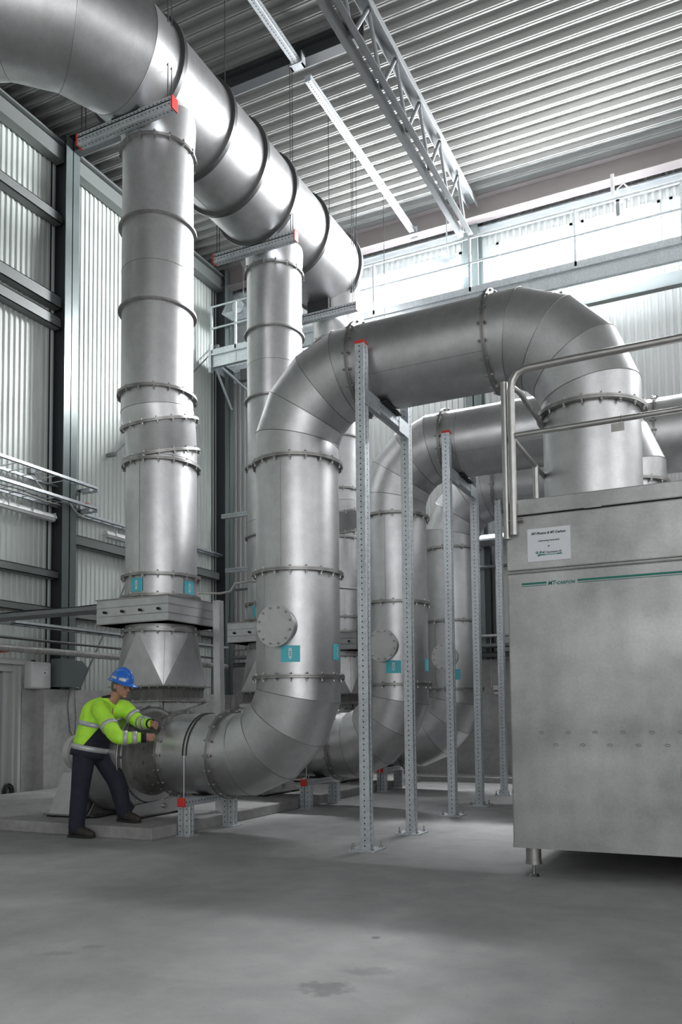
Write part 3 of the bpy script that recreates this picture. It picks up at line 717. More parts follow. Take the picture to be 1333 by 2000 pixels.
# slanted box legs holding the dampers
for a, b, lab in (((-5.62, 7.95, 2.58), (-5.42, 7.72, .14), 'inclined stainless box leg bracing the damper of the nearest riser'), ((-5.85, 10.6, 2.3), (-6.0, 10.2, .14), 'inclined stainless box leg bracing the damper of the second riser')):
    a, b = Vector(a), Vector(b); mb = MB(); h = .045
    mb.rings([[p+V(x, y, 0) for x, y in ((-h, -h), (h, -h), (h, h), (-h, h))] for p in (b, a)], 'duct', False, True, True, True)
    t = thing('damper_leg', lab, 'support leg', b); obj('box_tube', mb, t); obj('foot_plate', MB().box((b.x-.09, b.y-.09, .12), (b.x+.09, b.y+.09, .14), 'galv'), t)
# small tube running between risers
solo('sampling_tube', MB().path([(-5.65, 7.6, 2.63), (-5.45, 7.75, 2.63), (-5.38, 7.85, 2.66), (-5.34, 7.9, 2.76), (-5.2, 8.0, 2.79), (-4.9, 8.55, 2.8), (-4.4, 9.3, 2.81)], .014, 'rail', 8), 'thin bent grey tube leading from the nearest damper towards the second riser', 'tube')

# ------------------------------------------------------------------ perforated support frames
def plate(parent, x, y):
    p = obj('base_plate', MB().box((x-.13, y-.13, 0), (x+.13, y+.13, .014), 'galv'), parent)
    for sx in (-1, 1):
        for sy in (-1, 1):
            b = MB().tube((x+sx*.095, y+sy*.095, .014), (x+sx*.095, y+sy*.095, .07), .007, 'bolt', 8).tube((x+sx*.095, y+sy*.095, .014), (x+sx*.095, y+sy*.095, .03), .016, 'bolt', 6)
            obj('anchor_bolt', b, p)
def post_frame(x, ya, yb, label, ztop=4.62):
    t = thing('support_frame', label, 'support frame', (x, (ya+yb)/2, 0), 'tall perforated frames under the arched ducts')
    for y in (ya, yb):
        obj('post', perf(MB(), (x, y, .014), (x, y, ztop), .095, faces=((-1, 0), (0, 1), (0, -1)), hs=.0068, pitch=.05), t)
        obj('end_cap', MB().box((x-.05, y-.05, ztop), (x+.05, y+.05, ztop+.03), 'red', bev=.008), t)
        plate(t, x, y)
    obj('crossbar', perf(MB(), (x, ya+.05, 4.14), (x, yb-.05, 4.14), .095, faces=((1, 0), (-1, 0), (0, -1)), hs=.0068, pitch=.05), t)
    for y, s in ((ya, 1), (yb, -1)): obj('angle_bracket', MB().box((x+.047, y-.045, 4.05), (x+.053, y+s*.3, 4.2), 'galv', None), t)
    obj('saddle_pad', MB().box((x-.1, (ya+yb)/2-.2, 4.188), (x+.1, (ya+yb)/2+.2, 4.2), 'black'), t)
post_frame(-3.08, 6.62, 7.70, 'nearest tall frame of perforated posts under the arched duct, two red caps')
post_frame(-3.16, 9.23, 10.33, 'middle tall frame of perforated posts, behind the nearest frame')
post_frame(-3.22, 11.74, 12.80, 'farthest tall frame of perforated posts, beside the filter tank edge')
def low_frame(x, ya, yb, label):
    t = thing('low_support', label, 'support', (x, (ya+yb)/2, 0), 'low perforated supports under the horizontal ducts')
    for y in (ya, yb):
        obj('leg', perf(MB(), (x, y, .01), (x, y, .30), .08, faces=((-1, 0), (0, 1), (0, -1)), hs=.007), t)
        perf_ = perf(MB(), (x-.085, y, .01), (x-.085, y, .30), .06, faces=((-1, 0), (0, 1), (0, -1)), hs=.007); obj('leg_channel', perf_, t)
        obj('base_plate', MB().box((x-.1, y-.09, 0), (x+.07, y+.09, .01), 'galv'), t)
    obj('crossbar', perf(MB(), (x-.03, ya-.07, .34), (x-.03, yb+.07, .34), .08, faces=((1, 0), (-1, 0)), hs=.008), t)
    for y in (ya-.08, yb+.08): obj('end_cap', MB().box((x-.075, y-.015, .295), (x+.015, y+.015, .385), 'red', bev=.01), t)
    obj('saddle_pad', MB().box((x-.1, (ya+yb)/2-.18, .38), (x+.05, (ya+yb)/2+.18, .39), 'black'), t)
low_frame(-5.14, 6.76, 7.54, 'nearest low perforated support with a square red cap, by the pad edge')
low_frame(-5.12, 9.24, 10.02, 'second low perforated support with a red cap, behind the nearest elbow')
low_frame(-5.14, 11.72, 12.4, 'farthest low perforated support with a red cap, in the shade between posts')

# ------------------------------------------------------------------ filter tanks
def text(name, s, size, loc, m, parent, shear=0, bold=0, align='CENTER', sx=1):
    cu = D.curves.new(name, 'FONT'); cu.body = s; cu.size = size; cu.align_x = align; cu.align_y = 'CENTER'; cu.shear = shear; cu.offset = bold; cu.extrude = .0004
    tmp = D.objects.new(name+'_tmp', cu); COL.objects.link(tmp)
    dg = bpy.context.evaluated_depsgraph_get(); dg.update()
    me = D.meshes.new_from_object(tmp.evaluated_get(dg)); D.objects.remove(tmp); D.curves.remove(cu)
    R = Matrix(((sx, 0, 0), (0, 0, -1), (0, 1, 0))).to_4x4()
    me.transform(R); me.materials.clear(); me.materials.append(M[m]); me.name = name
    o = D.objects.new(name, me); COL.objects.link(o); o.parent = parent; o.location = Vector(loc)-wl(parent); return o
TX, TY, TZ0, TZ1 = -1.56, 5.9, .22, 2.79
def tank_body(t, x0, x1, y0, y1):
    b = MB().box((x0, y0, TZ0), (x1, y1, 2.24), 'tank', bev=.012).box((x0, y0-.004, 2.26), (x1, y1, 2.665), 'tank', bev=.01)
    b.box((x0+.004, y0+.012, 2.23), (x1-.004, y1-.01, 2.27), 'flange')
    b.path([(x0, y0-.002, 2.243), (x1, y0-.002, 2.243)], .006, 'tank', 6)
    b.box((x0+.0, y0-.004, TZ0), (x1, y0, TZ0+.03), 'tank')
    obj('body', b, t)
    # dimples of the weld nuts, two rows
    dm = MB()
    for row, (z, off) in enumerate(((1.06, 0), (.97, .1))):
        for k in range(7):
            cx = x0+.23+off+k*.19
            if cx < x1-.1: dm.path([(cx+.018*math.cos(2*PI*j/12), y0-.001, z-.0*k+.008*math.sin(2*PI*j/12)) for j in range(12)], .0022, 'flange', 4, True)
    for z0, z1 in ((.74, .82), (.50, .56)): dm.tube((x0+1.17, y0-.001, z0), (x0+1.17, y0-.001, z1), .002, 'flange', 4)
    obj('weld_marks', dm, t)
    obj('lid', MB().box((x0+.025, y0-.012, 2.672), (x1, y1+.01, TZ1), 'tank', bev=.008), t)
    obj('hinge', MB().box((x0+.58, y0-.016, 2.668), (x0+.70, y0-.010, 2.70), 'tank').box((x0+.58, y0-.018, 2.664), (x0+.70, y0-.01, 2.667), 'hole'), t)
    for xx in (x0+.12, x1-.15):
        for yy in (y0+.12, y1-.15):
            l = obj('leg', MB().tube((xx, yy, .105), (xx, yy, TZ0+.01), .056, 'rail', 28).tube((xx, yy, .09), (xx, yy, .108), .060, 'rail', 28), t)
            obj('levelling_foot', MB().tube((xx, yy, .02), (xx, yy, .10), .012, 'bolt', 10).tube((xx, yy, 0), (xx, yy, .02), .042, 'bolt', 24, .026), l)
def tank():
    t = thing('filter_tank', 'large stainless filter tank with white sign and green striped lettering at right', 'tank', (TX, TY, 0), 'filter tanks')
    tank_body(t, TX, 1.6, TY, 8.35)
    yf = TY-.006
    pl = obj('name_plate', MB().box((-1.40, yf-.002, 2.315), (-1.085, yf, 2.56), 'white'), t); WL[pl.name] = wl(t)
    cx = -1.243; yt = yf-.0028
    text('plate_lettering', 'MT-Photox & MT-Carbon', .0235, (cx, yt, 2.522), 'ink', pl, bold=.0009)
    text('plate_lettering', 'Luktrening levererad', .0185, (cx, yt, 2.466), 'ink', pl, bold=.0004)
    text('plate_lettering', 'av', .0185, (cx, yt, 2.425), 'ink', pl, bold=.0004)
    text('plate_lettering', 'MT-Scandinavia AB', .0195, (cx+.022, yt, 2.378), 'ink', pl, bold=.0003, sx=.92)
    lg = MB().box((cx-.068, yt, 2.357), (cx+.095, yt+.0008, 2.366), 'green').box((cx-.03, yt-.0006, 2.3600), (cx+.06, yt, 2.3628), 'tealw')
    for a, b in ((cx-.088, 2.381), (cx-.061, 2.381), (cx-.075, 2.361)): lg.tube((a, yt+.0004, b), (a, yt-.001, b), .0095, 'green', 20).tube((a-.002, yt-.001, b+.002), (a-.002, yt-.0014, b+.002), .0035, 'tealw', 12)
    obj('plate_logo', lg, pl)
    st = MB()
    for x0, x1 in ((-1.452, -1.268), (-1.045, 1.55)):
        st.box((x0, TY-.0012, 2.148), (x1, TY-.0002, 2.163), 'green').box((x0, TY-.0012, 2.136), (x1, TY-.0002, 2.1405), 'green')
    obj('green_stripe', st, t)
    text('tank_lettering', 'MT-', .040, (-1.259, TY-.0015, 2.149), 'green', t, shear=.25, bold=.0012, align='LEFT')
    text('tank_lettering', 'CARBON', .031, (-1.192, TY-.0015, 2.146), 'green', t, shear=.25, bold=.0010, align='LEFT')
    return t
tank()
for y0, lab in ((8.45, 'second filter tank, standing directly behind the large lettered tank'), (10.95, 'third filter tank, rearmost of the row at right')):
    t = thing('filter_tank', lab, 'tank', (TX, y0, 0), 'filter tanks'); tank_body(t, TX+.05, 1.6, y0, y0+2.4)
def guard():
    t = thing('guard_rail', 'tubular guard rail clamped to the top of the large filter tank', 'railing', (TX, TY, 2.45))
    x = -1.49; y = TY-.045
    R_ = .028
    obj('post', MB().path([(x, y, 2.52), (x, y, 3.62), (x+.012, y, 3.69), (x+.05, y, 3.745), (x+.12, y, 3.765), (x+.5, y, 3.77), (3.2, y, 3.77)], R_, 'rail', 14), t)
    obj('post', MB().tube((x-.058, y+.03, 2.50), (x-.058, y+.03, 3.70), R_, 'rail', 14), t)
    obj('mid_rail', MB().tube((x, y, 3.27), (3.2, y, 3.27), .021, 'rail', 12), t)
    obj('clamp_bolt', MB().tube((x+.02, y, 2.63), (x+.07, y, 2.63), .012, 'bolt', 8).tube((x-.03, y, 2.63), (x-.01, y, 2.63), .018, 'bolt', 8), t)
    yb = TY+2.3; ym = TY+.76; xb = -1.5
    obj('post', MB().tube((xb, ym, 2.79), (xb, ym, 3.27), .025, 'rail', 12), t)
    obj('top_rail', MB().path([(x-.058, y+.03, 3.66), (xb-.02, y+.1, 3.70), (xb, y+.3, 3.72), (xb, yb, 3.72), (xb, yb, 2.79)], .022, 'rail', 10), t)
    obj('mid_rail', MB().tube((xb, y, 3.27), (xb, yb, 3.27), .020, 'rail', 10), t)
    tg = MB().box((-.77, y-.03, 3.175), (-.68, y-.028, 3.235), 'flange').path([(-.7, y-.024, 3.235), (-.7, y-.026, 3.28), (-.7, y, 3.30)], .003, 'flange', 4)
    solo('hanging_tag', tg, 'small grey metal tag hanging from the middle guard rail', 'tag')
guard()
# horizontal background duct at the right
def back_duct():
    t = thing('horizontal_duct', 'large horizontal duct in the background at the right edge behind the guard rail', 'duct', (-.5, 11.3, 4.35))
    y, z = 11.3, 4.87
    for a, b in ((-1.4, -1.02), (-1.02, -.9), (-.9, 3.6)): obj('pipe_section', mitre(MB(), [(a, y, z), (b, y, z)], .5, (0, 1, 0)), t)
    flange(t, (-.9, y, z), V(1, 0, 0), .5, 24, .03); flange(t, (-1.02, y, z), V(1, 0, 0), .5, 0, .012, th=.006)
back_duct()
solo('junction_box', MB().box((-.52, 8.9, 2.95), (-.05, 9.1, 3.1), 'plast', bev=.01).box((-.75, 8.95, 2.98), (-.55, 9.05, 3.04), 'flange'), 'pale box lying on the tank roof at the right edge', 'box', origin=(-.3, 9, 2.79))

# ------------------------------------------------------------------ cable trays, pipes and lamps on the left wall
def ladder(x0, x1, y0, y1, z, label, hgt=.05, pitch=.25, m='galv', end=True):
    t = thing('cable_tray', label, 'cable tray', (x1, y1, z), None)
    obj('side_rail', MB().box((x1-.015, y0, z-hgt/2), (x1, y1, z+hgt/2), m).box((x1-.04, y0, z-hgt/2), (x1, y1, z-hgt/2+.006), m), t)
    obj('side_rail', MB().box((x0, y0, z-hgt/2), (x0+.015, y1, z+hgt/2), m).box((x0, y0, z-hgt/2), (x0+.04, y1, z-hgt/2+.006), m), t)
    y = y1-.12; 
    while y > y0:
        if y > 6: obj('rung', MB().tube((x0, y, z-.01), (x1, y, z-.01), .009, m, 6), t)
        y -= pitch
    if end: obj('end_bracket', MB().box((x0+.0, y1-.03, z-hgt/2-.04), (x1+.01, y1, z-hgt/2), 'galv'), t)
    return t
ladder(-10.12, -9.6, 5, 10.18, 5.02, 'upper one of the two stacked cable ladders on the left wall')
ladder(-10.12, -9.6, 5, 10.18, 4.68, 'lower one of the two stacked cable ladders on the left wall')
solo('wall_bracket', MB().box((-10.12, 10.0, 4.60), (-9.62, 10.06, 4.64), 'galv').box((-10.12, 10.0, 4.94), (-9.62, 10.06, 4.98), 'galv').box((-9.86, 10.0, 4.6), (-9.82, 10.05, 4.98), 'galv'), 'galvanised cantilever bracket carrying the two stacked cable ladders at the column', 'bracket')
ladder(-10.16, -10.0, 10.2, 14.7, 4.66, 'narrow cable tray along the left wall beyond the column', end=False)
mb = MB()
for k, (z, x) in enumerate(((4.66, -9.95), (4.65, -9.9), (4.66, -9.8))): mb.path([(x+.02*math.sin(i*1.3+k), 6+i*.3, z+.008*math.sin(i*2.1+k)) for i in range(14)]+[(x, 10.1, z-.03)], .010, 'plast' if k == 1 else 'pipedark', 6)
mb.path([(-9.75, 9.7, 4.68), (-9.72, 9.82, 4.55), (-9.72, 9.95, 4.52), (-9.75, 10.05, 4.6)], .008, 'plast', 6)
solo('cable_bundle', mb, 'loose grey and white cables lying in the lower cable ladder', 'cables')
solo('connector_box', MB().box((-9.95, 9.0, 5.0), (-9.86, 9.1, 5.12), 'beam', bev=.008).path([(-9.9, 9.05, 5.0), (-9.85, 9.3, 4.75), (-9.8, 9.7, 4.7)], .01, 'plast', 6), 'small junction box with a white cable on the upper cable ladder', 'box')
solo('red_connector', MB().box((-9.68, 9.93, 4.66), (-9.62, 10.0, 4.73), 'red', bev=.008), 'small red connector near the end of the lower cable ladder', 'connector')
def tube_lamp(y0, y1, x, z, label):
    t = thing('fluorescent_lamp', label, 'lamp', (x, y0, z), 'fluorescent lamps below the cable trays')
    mb = MB().extrude([(x-.07, z), (x+.07, z), (x+.05, z+.06), (x-.05, z+.06)], y0, y1, 1, 'lampw') if 0 else MB()
    mb.rings([[(x+a, yy, z+b) for a, b in ((-.07, 0), (.07, 0), (.055, .05), (.02, .075), (-.02, .075), (-.055, .05))] for yy in (y0, y1)], 'lampw', False, True, True, True)
    obj('housing', mb, t)
    obj('diffuser', MB().rings([[(x+a, yy, z+b) for a, b in ((-.06, 0), (-.045, -.04), (0, -.055), (.045, -.04), (.06, 0))] for yy in (y0+.02, y1-.02)], 'plast', False, True, True, True), t)
    yy = y0+.2
    while yy < y1: obj('clip', MB().box((x-.075, yy, z+.0), (x+.075, yy+.015, z+.08), 'galv'), t); yy += .45
    obj('hanger', MB().tube((x, y1-.35, z+.07), (x, y1-.35, z+.19), .012, 'beam', 6).tube((x, y0+.35, z+.07), (x, y0+.35, z+.19), .012, 'beam', 6), t)
tube_lamp(8.0, 9.60, -9.98, 4.42, 'fluorescent lamp hanging below the cable ladders at the left edge')
tube_lamp(10.75, 12.2, -9.98, 4.40, 'fluorescent lamp below the narrow tray, partly behind the nearest riser')
solo('insulated_pipe', (lambda m: ([m.path([(-9.72+.052*math.cos(2*PI*k/16), y, 2.24+.052*math.sin(2*PI*k/16)) for k in range(16)], .004, 'seam', 4, True) for y in [5.5+.27*j for j in range(30)]], m)[1])(MB().tube((-9.72, 4, 2.245), (-9.72, 14.05, 2.24), .052, 'pipe', 20)), 'foil wrapped pipe with bands running low along the left wall', 'pipe')
solo('water_pipe', MB().tube((-9.78, 4, 2.41), (-9.78, 14.05, 2.40), .022, 'pipedark', 12), 'thin dark pipe running just above the foil wrapped pipe', 'pipe')
ladder(-9.55, -9.3, 8.2, 13.5, 2.58, 'bright edged cable tray running along above the foil wrapped pipe', m='beam', end=False)
solo('tray_edge_strip', MB().box((-9.298, 8.25, 2.565), (-9.29, 13.5, 2.60), 'galv'), 'pale shiny edge strip on the lower cable tray', 'strip')
t = thing('cable_tray', 'cable tray crossing from the left edge of the photo to the nearest damper', 'cable tray', (-9, 7.7, 2.55))
obj('side_rail', MB().box((-10.1, 7.62, 2.54), (-6.82, 7.64, 2.59), 'beam'), t); obj('side_rail', MB().box((-10.1, 7.92, 2.54), (-6.82, 7.94, 2.59), 'beam'), t)
obj('tray_bottom', MB().box((-10.1, 7.64, 2.54), (-6.82, 7.92, 2.547), 'beam'), t)
solo('cable_bundle', MB().path([(-10.05+i*.35, 7.66+.01*math.sin(i), 2.605+.006*math.sin(i*1.7)) for i in range(10)], .009, 'black', 6), 'dark cable lying along the tray that crosses to the nearest damper', 'cables')
# left side odds and ends
def jerrycan():
    t = thing('plastic_canister', 'white plastic canister standing on the concrete ledge beside the left column', 'canister', (-9.87, 9.2, 1.66))
    obj('body', MB().box((-9.96, 9.0, 1.662), (-9.79, 9.4, 2.08), 'plast', bev=.035), t)
    obj('cap', MB().tube((-9.88, 9.12, 2.075), (-9.88, 9.12, 2.105), .03, 'black', 16), t)
    obj('printed_label', MB().box((-9.789, 9.24, 1.87), (-9.787, 9.33, 2.0), 'white').box((-9.787, 9.25, 1.9), (-9.786, 9.28, 1.92), 'ink').box((-9.787, 9.26, 1.96), (-9.786, 9.32, 1.965), 'ink'), t)
jerrycan()
mb = MB(); pr = [(9.45, 1.70), (9.86, 1.70), (10.02, 2.02), (9.90, 2.12), (9.45, 2.14)]
mb.rings([[(xx, a, b) for a, b in pr] for xx in (-9.86, -9.64)], 'colm', False, True, True, True)
solo('dark_steel_hood', mb, 'dark folded steel hood at the foot of the left column above the concrete ledge', 'hood')
solo('coiled_cable', (lambda m: ([m.path([(-9.98+.02*math.sin(j*2.0), 8.76+(.10-.01*j)*math.cos(2*PI*k/20), .13+(.12-.012*j)*math.sin(2*PI*k/20)) for k in range(20)], .011, 'black' if j % 3 else 'pipedark', 6, True) for j in range(6)], m)[1])(MB()), 'coil of dark cable lying on the floor against the door frame', 'cable coil')
solo('alarm_bell', MB().tube((-10.14, 8.72, 2.25), (-9.98, 8.72, 2.25), .045, 'red', 20), 'small red alarm device on the left wall above the door', 'alarm')
solo('wall_cable', MB().path([(-9.76, 9.75, 1.68), (-9.77, 9.72, 1.4), (-9.77, 9.78, 1.0), (-9.765, 9.9, .8), (-9.77, 9.95, .7)], .006, 'pipedark', 5).path([(-9.76, 9.85, 1.68), (-9.77, 9.9, 1.2), (-9.77, 9.86, .75)], .005, 'pipedark', 5), 'thin dark cables hanging down the face of the concrete ledge', 'cable')
# rear wall odds and ends
solo('rear_pipe', MB().tube((-9.7, 14.3, 2.28), (8, 14.3, 2.26), .05, 'pipedark', 14), 'grey pipe running low along the rear wall above the concrete base', 'pipe')
solo('rear_pipe', MB().tube((-9.7, 14.32, 2.62), (8, 14.32, 2.62), .03, 'pipe', 10), 'thinner pipe running along the rear wall above the concrete base', 'pipe')
solo('rear_pipe', MB().tube((-9.7, 14.36, 3.9), (8, 14.36, 3.9), .03, 'beam', 10), 'dark pipe at mid height on the rear wall between the frame posts', 'pipe')
ladder_ = MB().box((-9.6, 14.1, 2.40), (-3, 14.12, 2.46), 'beam').box((-9.6, 14.35, 2.40), (-3, 14.37, 2.46), 'beam').box((-9.6, 14.1, 2.40), (-3, 14.37, 2.405), 'beam')
solo('cable_tray', ladder_, 'dark cable tray along the rear wall behind the risers', 'cable tray')
for (x, z, l, lab) in ((-9.6, 5.45, .95, 'upper short perforated bracket arm beside the second riser'), (-9.5, 4.28, .9, 'lower short perforated bracket arm beside the second riser')):
    solo('bracket_arm', perf(MB(), (x-.3, 14.16, z), (x+l-.3, 14.16, z), .09, faces=((1, 0), (-1, 0), (0, -1)), hs=.010), lab, 'bracket')
t = thing('rear_hood', 'galvanised canopy on a dark post on the rear wall between the posts and the tank', 'canopy', (-4.0, 14.0, 2.2))
obj('canopy', MB().rings([[(x, y, z) for x, y in ((-4.32, 13.9), (-3.6, 13.9), (-3.6, 14.5), (-4.32, 14.5))] for z in (4.30, 4.33)], 'galv', False, True, True, True).rings([[(-4.3, 13.9, 4.33), (-3.62, 13.9, 4.33), (-3.62, 14.3, 4.33), (-4.3, 14.3, 4.33)], [(-4.15, 14.0, 4.42), (-3.75, 14.0, 4.42), (-3.75, 14.25, 4.42), (-4.15, 14.25, 4.42)]], 'galv', False, True, False, True), t)
obj('post', MB().box((-4.26, 14.46, 2.2), (-4.14, 14.58, 4.3), 'colw'), t)
obj('sheet_casing', MB().box((-4.05, 14.46, 2.2), (-3.62, 14.6, 4.3), 'panelb'), t)
solo('wall_socket', MB().box((-4.12, 14.41, 1.63), (-3.98, 14.45, 1.72), 'plast', bev=.006).box((-4.10, 14.405, 1.55), (-4.0, 14.45, 1.60), 'plast').tube((-4.16, 14.44, 1.68), (-4.16, 14.44, 2.6), .006, 'plast', 5), 'small pale socket box on the dark rear concrete base', 'socket')
solo('light_switch', MB().box((-5.62, 10.9, 1.42), (-5.52, 10.94, 1.72), 'plast', bev=.008).tube((-5.57, 10.92, .12), (-5.57, 10.92, 1.42), .012, 'bolt', 6), 'small pale control box on a stick behind the nearest lower elbow', 'control box')

# ------------------------------------------------------------------ the worker
def lerp(a, b, t): return Vector(a)*(1-t)+Vector(b)*t
def limb(mb, pts, rad, m, n=16, sq=1.0, side=None):
    """tapered limb with rounded ends through pts"""
    pts = [Vector(p) for p in pts]; P = []; Rr = []
    for i in range(len(pts)-1):
        for k in range(6):
            f = k/6; P.append(lerp(pts[i], pts[i+1], f)); Rr.append(rad[i]*(1-f)+rad[i+1]*f)
    P.append(pts[-1]); Rr.append(rad[-1])
    for _ in range(2):
        P = [P[0]]+[(P[i-1]+P[i]*2+P[i+1])/4 for i in range(1, len(P)-1)]+[P[-1]]
    d0 = (P[0]-P[1]).normalized(); d1 = (P[-1]-P[-2]).normalized()
    P = [P[0]+d0*Rr[0]*.8, P[0]+d0*Rr[0]*.5]+P+[P[-1]+d1*Rr[-1]*.5, P[-1]+d1*Rr[-1]*.8]; Rr = [Rr[0]*.35, Rr[0]*.82]+Rr+[Rr[-1]*.82, Rr[-1]*.35]
    rs = []; prev = None
    for i, p in enumerate(P):
        d = ((P[i+1] if i < len(P)-1 else P[i])-(P[i-1] if i else P[i])).normalized()
        if prev is None: u = (Vector(side)-d*Vector(side).dot(d)).normalized() if side else frame(d)[0]
        else: u = (prev-d*prev.dot(d)).normalized()
        w = d.cross(u); prev = u
        rs.append([p+Rr[i]*(math.cos(2*PI*k/n)*u*sq+math.sin(2*PI*k/n)*w) for k in range(n)])
    mb.rings(rs, m, True, True, True, True)
def remesh(o, vox, it=4):
    r = o.modifiers.new('remesh', 'REMESH'); r.mode = 'VOXEL'; r.voxel_size = vox; r.use_smooth_shade = True
    s = o.modifiers.new('smooth', 'SMOOTH'); s.factor = .5; s.iterations = it
def band(mb, a, b, t, r, w, m='refl', sq=1., side=None):
    """reflective tape ring around the limb a-b at fraction t"""
    a, b = Vector(a), Vector(b); d = (b-a).normalized(); c = lerp(a, b, t)
    u = (Vector(side)-d*Vector(side).dot(d)).normalized() if side else frame(d)[0]; v = d.cross(u); n = 28
    rs = []
    for z, rr in ((-w/2, r-.004), (-w/2, r+.003), (w/2, r+.003), (w/2, r-.004)):
        rs.append([c+d*z+rr*(math.cos(2*PI*k/n)*u*sq+math.sin(2*PI*k/n)*v) for k in range(n)])
    mb.rings(rs, m, True)
def worker():
    t = thing('person', 'person in blue helmet, yellow-green reflective jacket and dark trousers leaning towards the duct flange', 'person', (-6.0, 6.5, 0))
    hipC = V(-6.20, 6.52, .87); chest = V(-6.12, 6.56, 1.24); neck = V(-6.02, 6.60, 1.40); head = V(-5.92, 6.62, 1.52)
    shR, shL = V(-6.02, 6.42, 1.30), V(-6.00, 6.77, 1.31)
    elR, wrR = V(-5.68, 6.30, 1.00), V(-5.49, 6.46, 1.00)
    elL, wrL = V(-5.80, 6.78, 1.15), V(-5.60, 6.70, 1.14)
    hR, kR, aR = V(-6.21, 6.42, .82), V(-6.19, 6.34, .47), V(-6.15, 6.25, .10)
    hL, kL, aL = V(-6.16, 6.62, .80), V(-5.93, 6.60, .53), V(-5.87, 6.64, .21)
    # body: head, neck, arms and legs in one surface
    b = MB()
    limb(b, [hipC, chest, neck], [.13, .13, .06], 'skin', side=(0, 1, 0)); limb(b, [neck-V(.02, 0, .06), head], [.058, .055], 'skin')
    # head as an egg with a jaw, nose, ears
    def ell(c, rx, ry, rz, rot=None, n=24):
        rs = []
        for i in range(1, n//2):
            th = PI*i/(n//2); rs.append([Vector((rx*math.sin(th)*math.cos(2*PI*k/n), ry*math.sin(th)*math.sin(2*PI*k/n), rz*math.cos(th))) for k in range(n)])
        rs = [[c+(rot@p if rot else p) for p in r] for r in rs]; b.rings(rs, 'skin', True, True, True, True)
    tilt = Matrix.Rotation(.28, 3, 'Y')
    H = head+V(.015, 0, .02)
    def hp(x, y, z): return H+tilt@V(x, y, z)
    ell(H, .098, .076, .112, tilt); ell(hp(.032, 0, -.055), .062, .055, .062, tilt)
    ell(hp(.105, 0, -.022), .018, .014, .026, tilt, 12); ell(hp(.088, 0, .012), .02, .045, .012, tilt, 12)
    ell(hp(.088, 0, -.072), .014, .026, .009, tilt, 12); ell(hp(.075, 0, -.10), .022, .024, .018, tilt, 12)
    for s in (-1, 1): ell(hp(-.012, s*.077, -.012), .022, .010, .032, tilt, 12)
    for s, (sh, el, wr) in ((0, (shR, elR, wrR)), (1, (shL, elL, wrL))):
        limb(b, [sh, el, wr], [.055, .045, .030], 'skin')
    limb(b, [hR, kR, aR], [.08, .055, .04], 'skin'); limb(b, [hL, kL, aL], [.08, .055, .04], 'skin')
    # hands: palm, four fingers and a thumb each
    for wr, tgt, s in ((wrR, V(-5.615, 6.64, .99), -1), (wrL, V(-5.58, 6.715, 1.11), 1)):
        d = (tgt-wr).normalized() if (tgt-wr).length > .02 else V(.6, .6, 0)
        d = V(.55, .83, 0).normalized() if s < 0 else V(.95, -.1, -.2).normalized()
        up = V(0, 0, 1); side = d.cross(up).normalized()
        pc = wr+d*.055
        limb(b, [wr, wr+d*.03, pc+d*.02], [.027, .033, .030], 'skin', sq=.55, side=side)
        for k in range(4):
            L = (.068, .078, .074, .058)[k]; o_ = up*(.030-.020*k)
            p0 = pc+d*.015+o_*1.0; p1 = p0+d*L*.5+side*(-s*.004); p2 = p1+d*L*.3+side*(s*.014); p3 = p2+d*L*.12+side*(s*.018)
            limb(b, [p0, p1, p2, p3], [.0098, .0092, .0086, .0076], 'skin', 10)
        th0 = wr+d*.028+up*.022; limb(b, [th0, th0+d*.03+up*.014+side*s*.015, th0+d*.058+up*.010+side*s*.026], [.012, .0105, .009], 'skin', 10)
    body = obj('body', b, t); remesh(body, .0042, 3)
    # eyes
    e = MB()
    for s in (-1, 1): e.tube(hp(.083, s*.032, -.002), hp(.0885, s*.032, -.002), .011, 'ink', 12)
    obj('eyes', e, t)
    # hair below the helmet
    hmb = MB(); rs = []
    for i in range(0, 7):
        z = .05-.02*i; q = math.sqrt(max(.05, 1-(z/.125)**2)); rs.append([hp(-.014+.098*q*math.cos(a), .082*q*math.sin(a), z) for a in [PI*.42+PI*1.16*k/18 for k in range(19)]])
    hmb.rings(rs, 'hair', True, False); ho = obj('hair', hmb, t); so = ho.modifiers.new('solid', 'SOLIDIFY'); so.thickness = .014; so.offset = 1
    # trousers
    tr = MB()
    limb(tr, [hipC+V(0, 0, .05), hipC+V(.01, 0, -.02)], [.140, .155], 'navy', 20, 1.0, (0, 1, 0))
    limb(tr, [hR+V(0, 0, .02), kR, aR+V(0, 0, -.01)], [.118, .092, .078], 'navy'); limb(tr, [hL+V(0, 0, .02), kL, aL+V(0, 0, .0)], [.122, .094, .078], 'navy')
    remesh(obj('trousers', tr, t), .010, 3)
    # jacket
    j = MB()
    limb(j, [hipC+V(-.01, 0, .05), lerp(hipC, chest, .5)+V(-.025, 0, .02), chest+V(-.03, 0, .02), neck+V(-.045, 0, -.05)], [.178, .170, .170, .10], 'hivis', 24, 1.12, (0, 1, 0))
    limb(j, [lerp(shR, shL, .25)+V(-.04, 0, -.02), shR, elR, wrR-V(.01, 0, 0)], [.10, .092, .076, .052], 'hivis'); limb(j, [lerp(shR, shL, .75)+V(-.04, 0, -.02), shL, elL, wrL-V(.01, 0, 0)], [.10, .092, .072, .055], 'hivis')
    jo = obj('jacket', j, t); remesh(jo, .009, 3)
    limb_c = MB(); limb_c.path([neck+V(-.035+.066*math.cos(a), .07*math.sin(a), .018+.012*math.cos(a)) for a in [2*PI*k/20 for k in range(20)]], .017, 'navy', 8, True)
    obj('collar', limb_c, t)
    A = hipC+V(-.01, 0, .05); B = lerp(hipC, chest, .5)+V(-.025, 0, .02); Cc = chest+V(-.03, 0, .02)
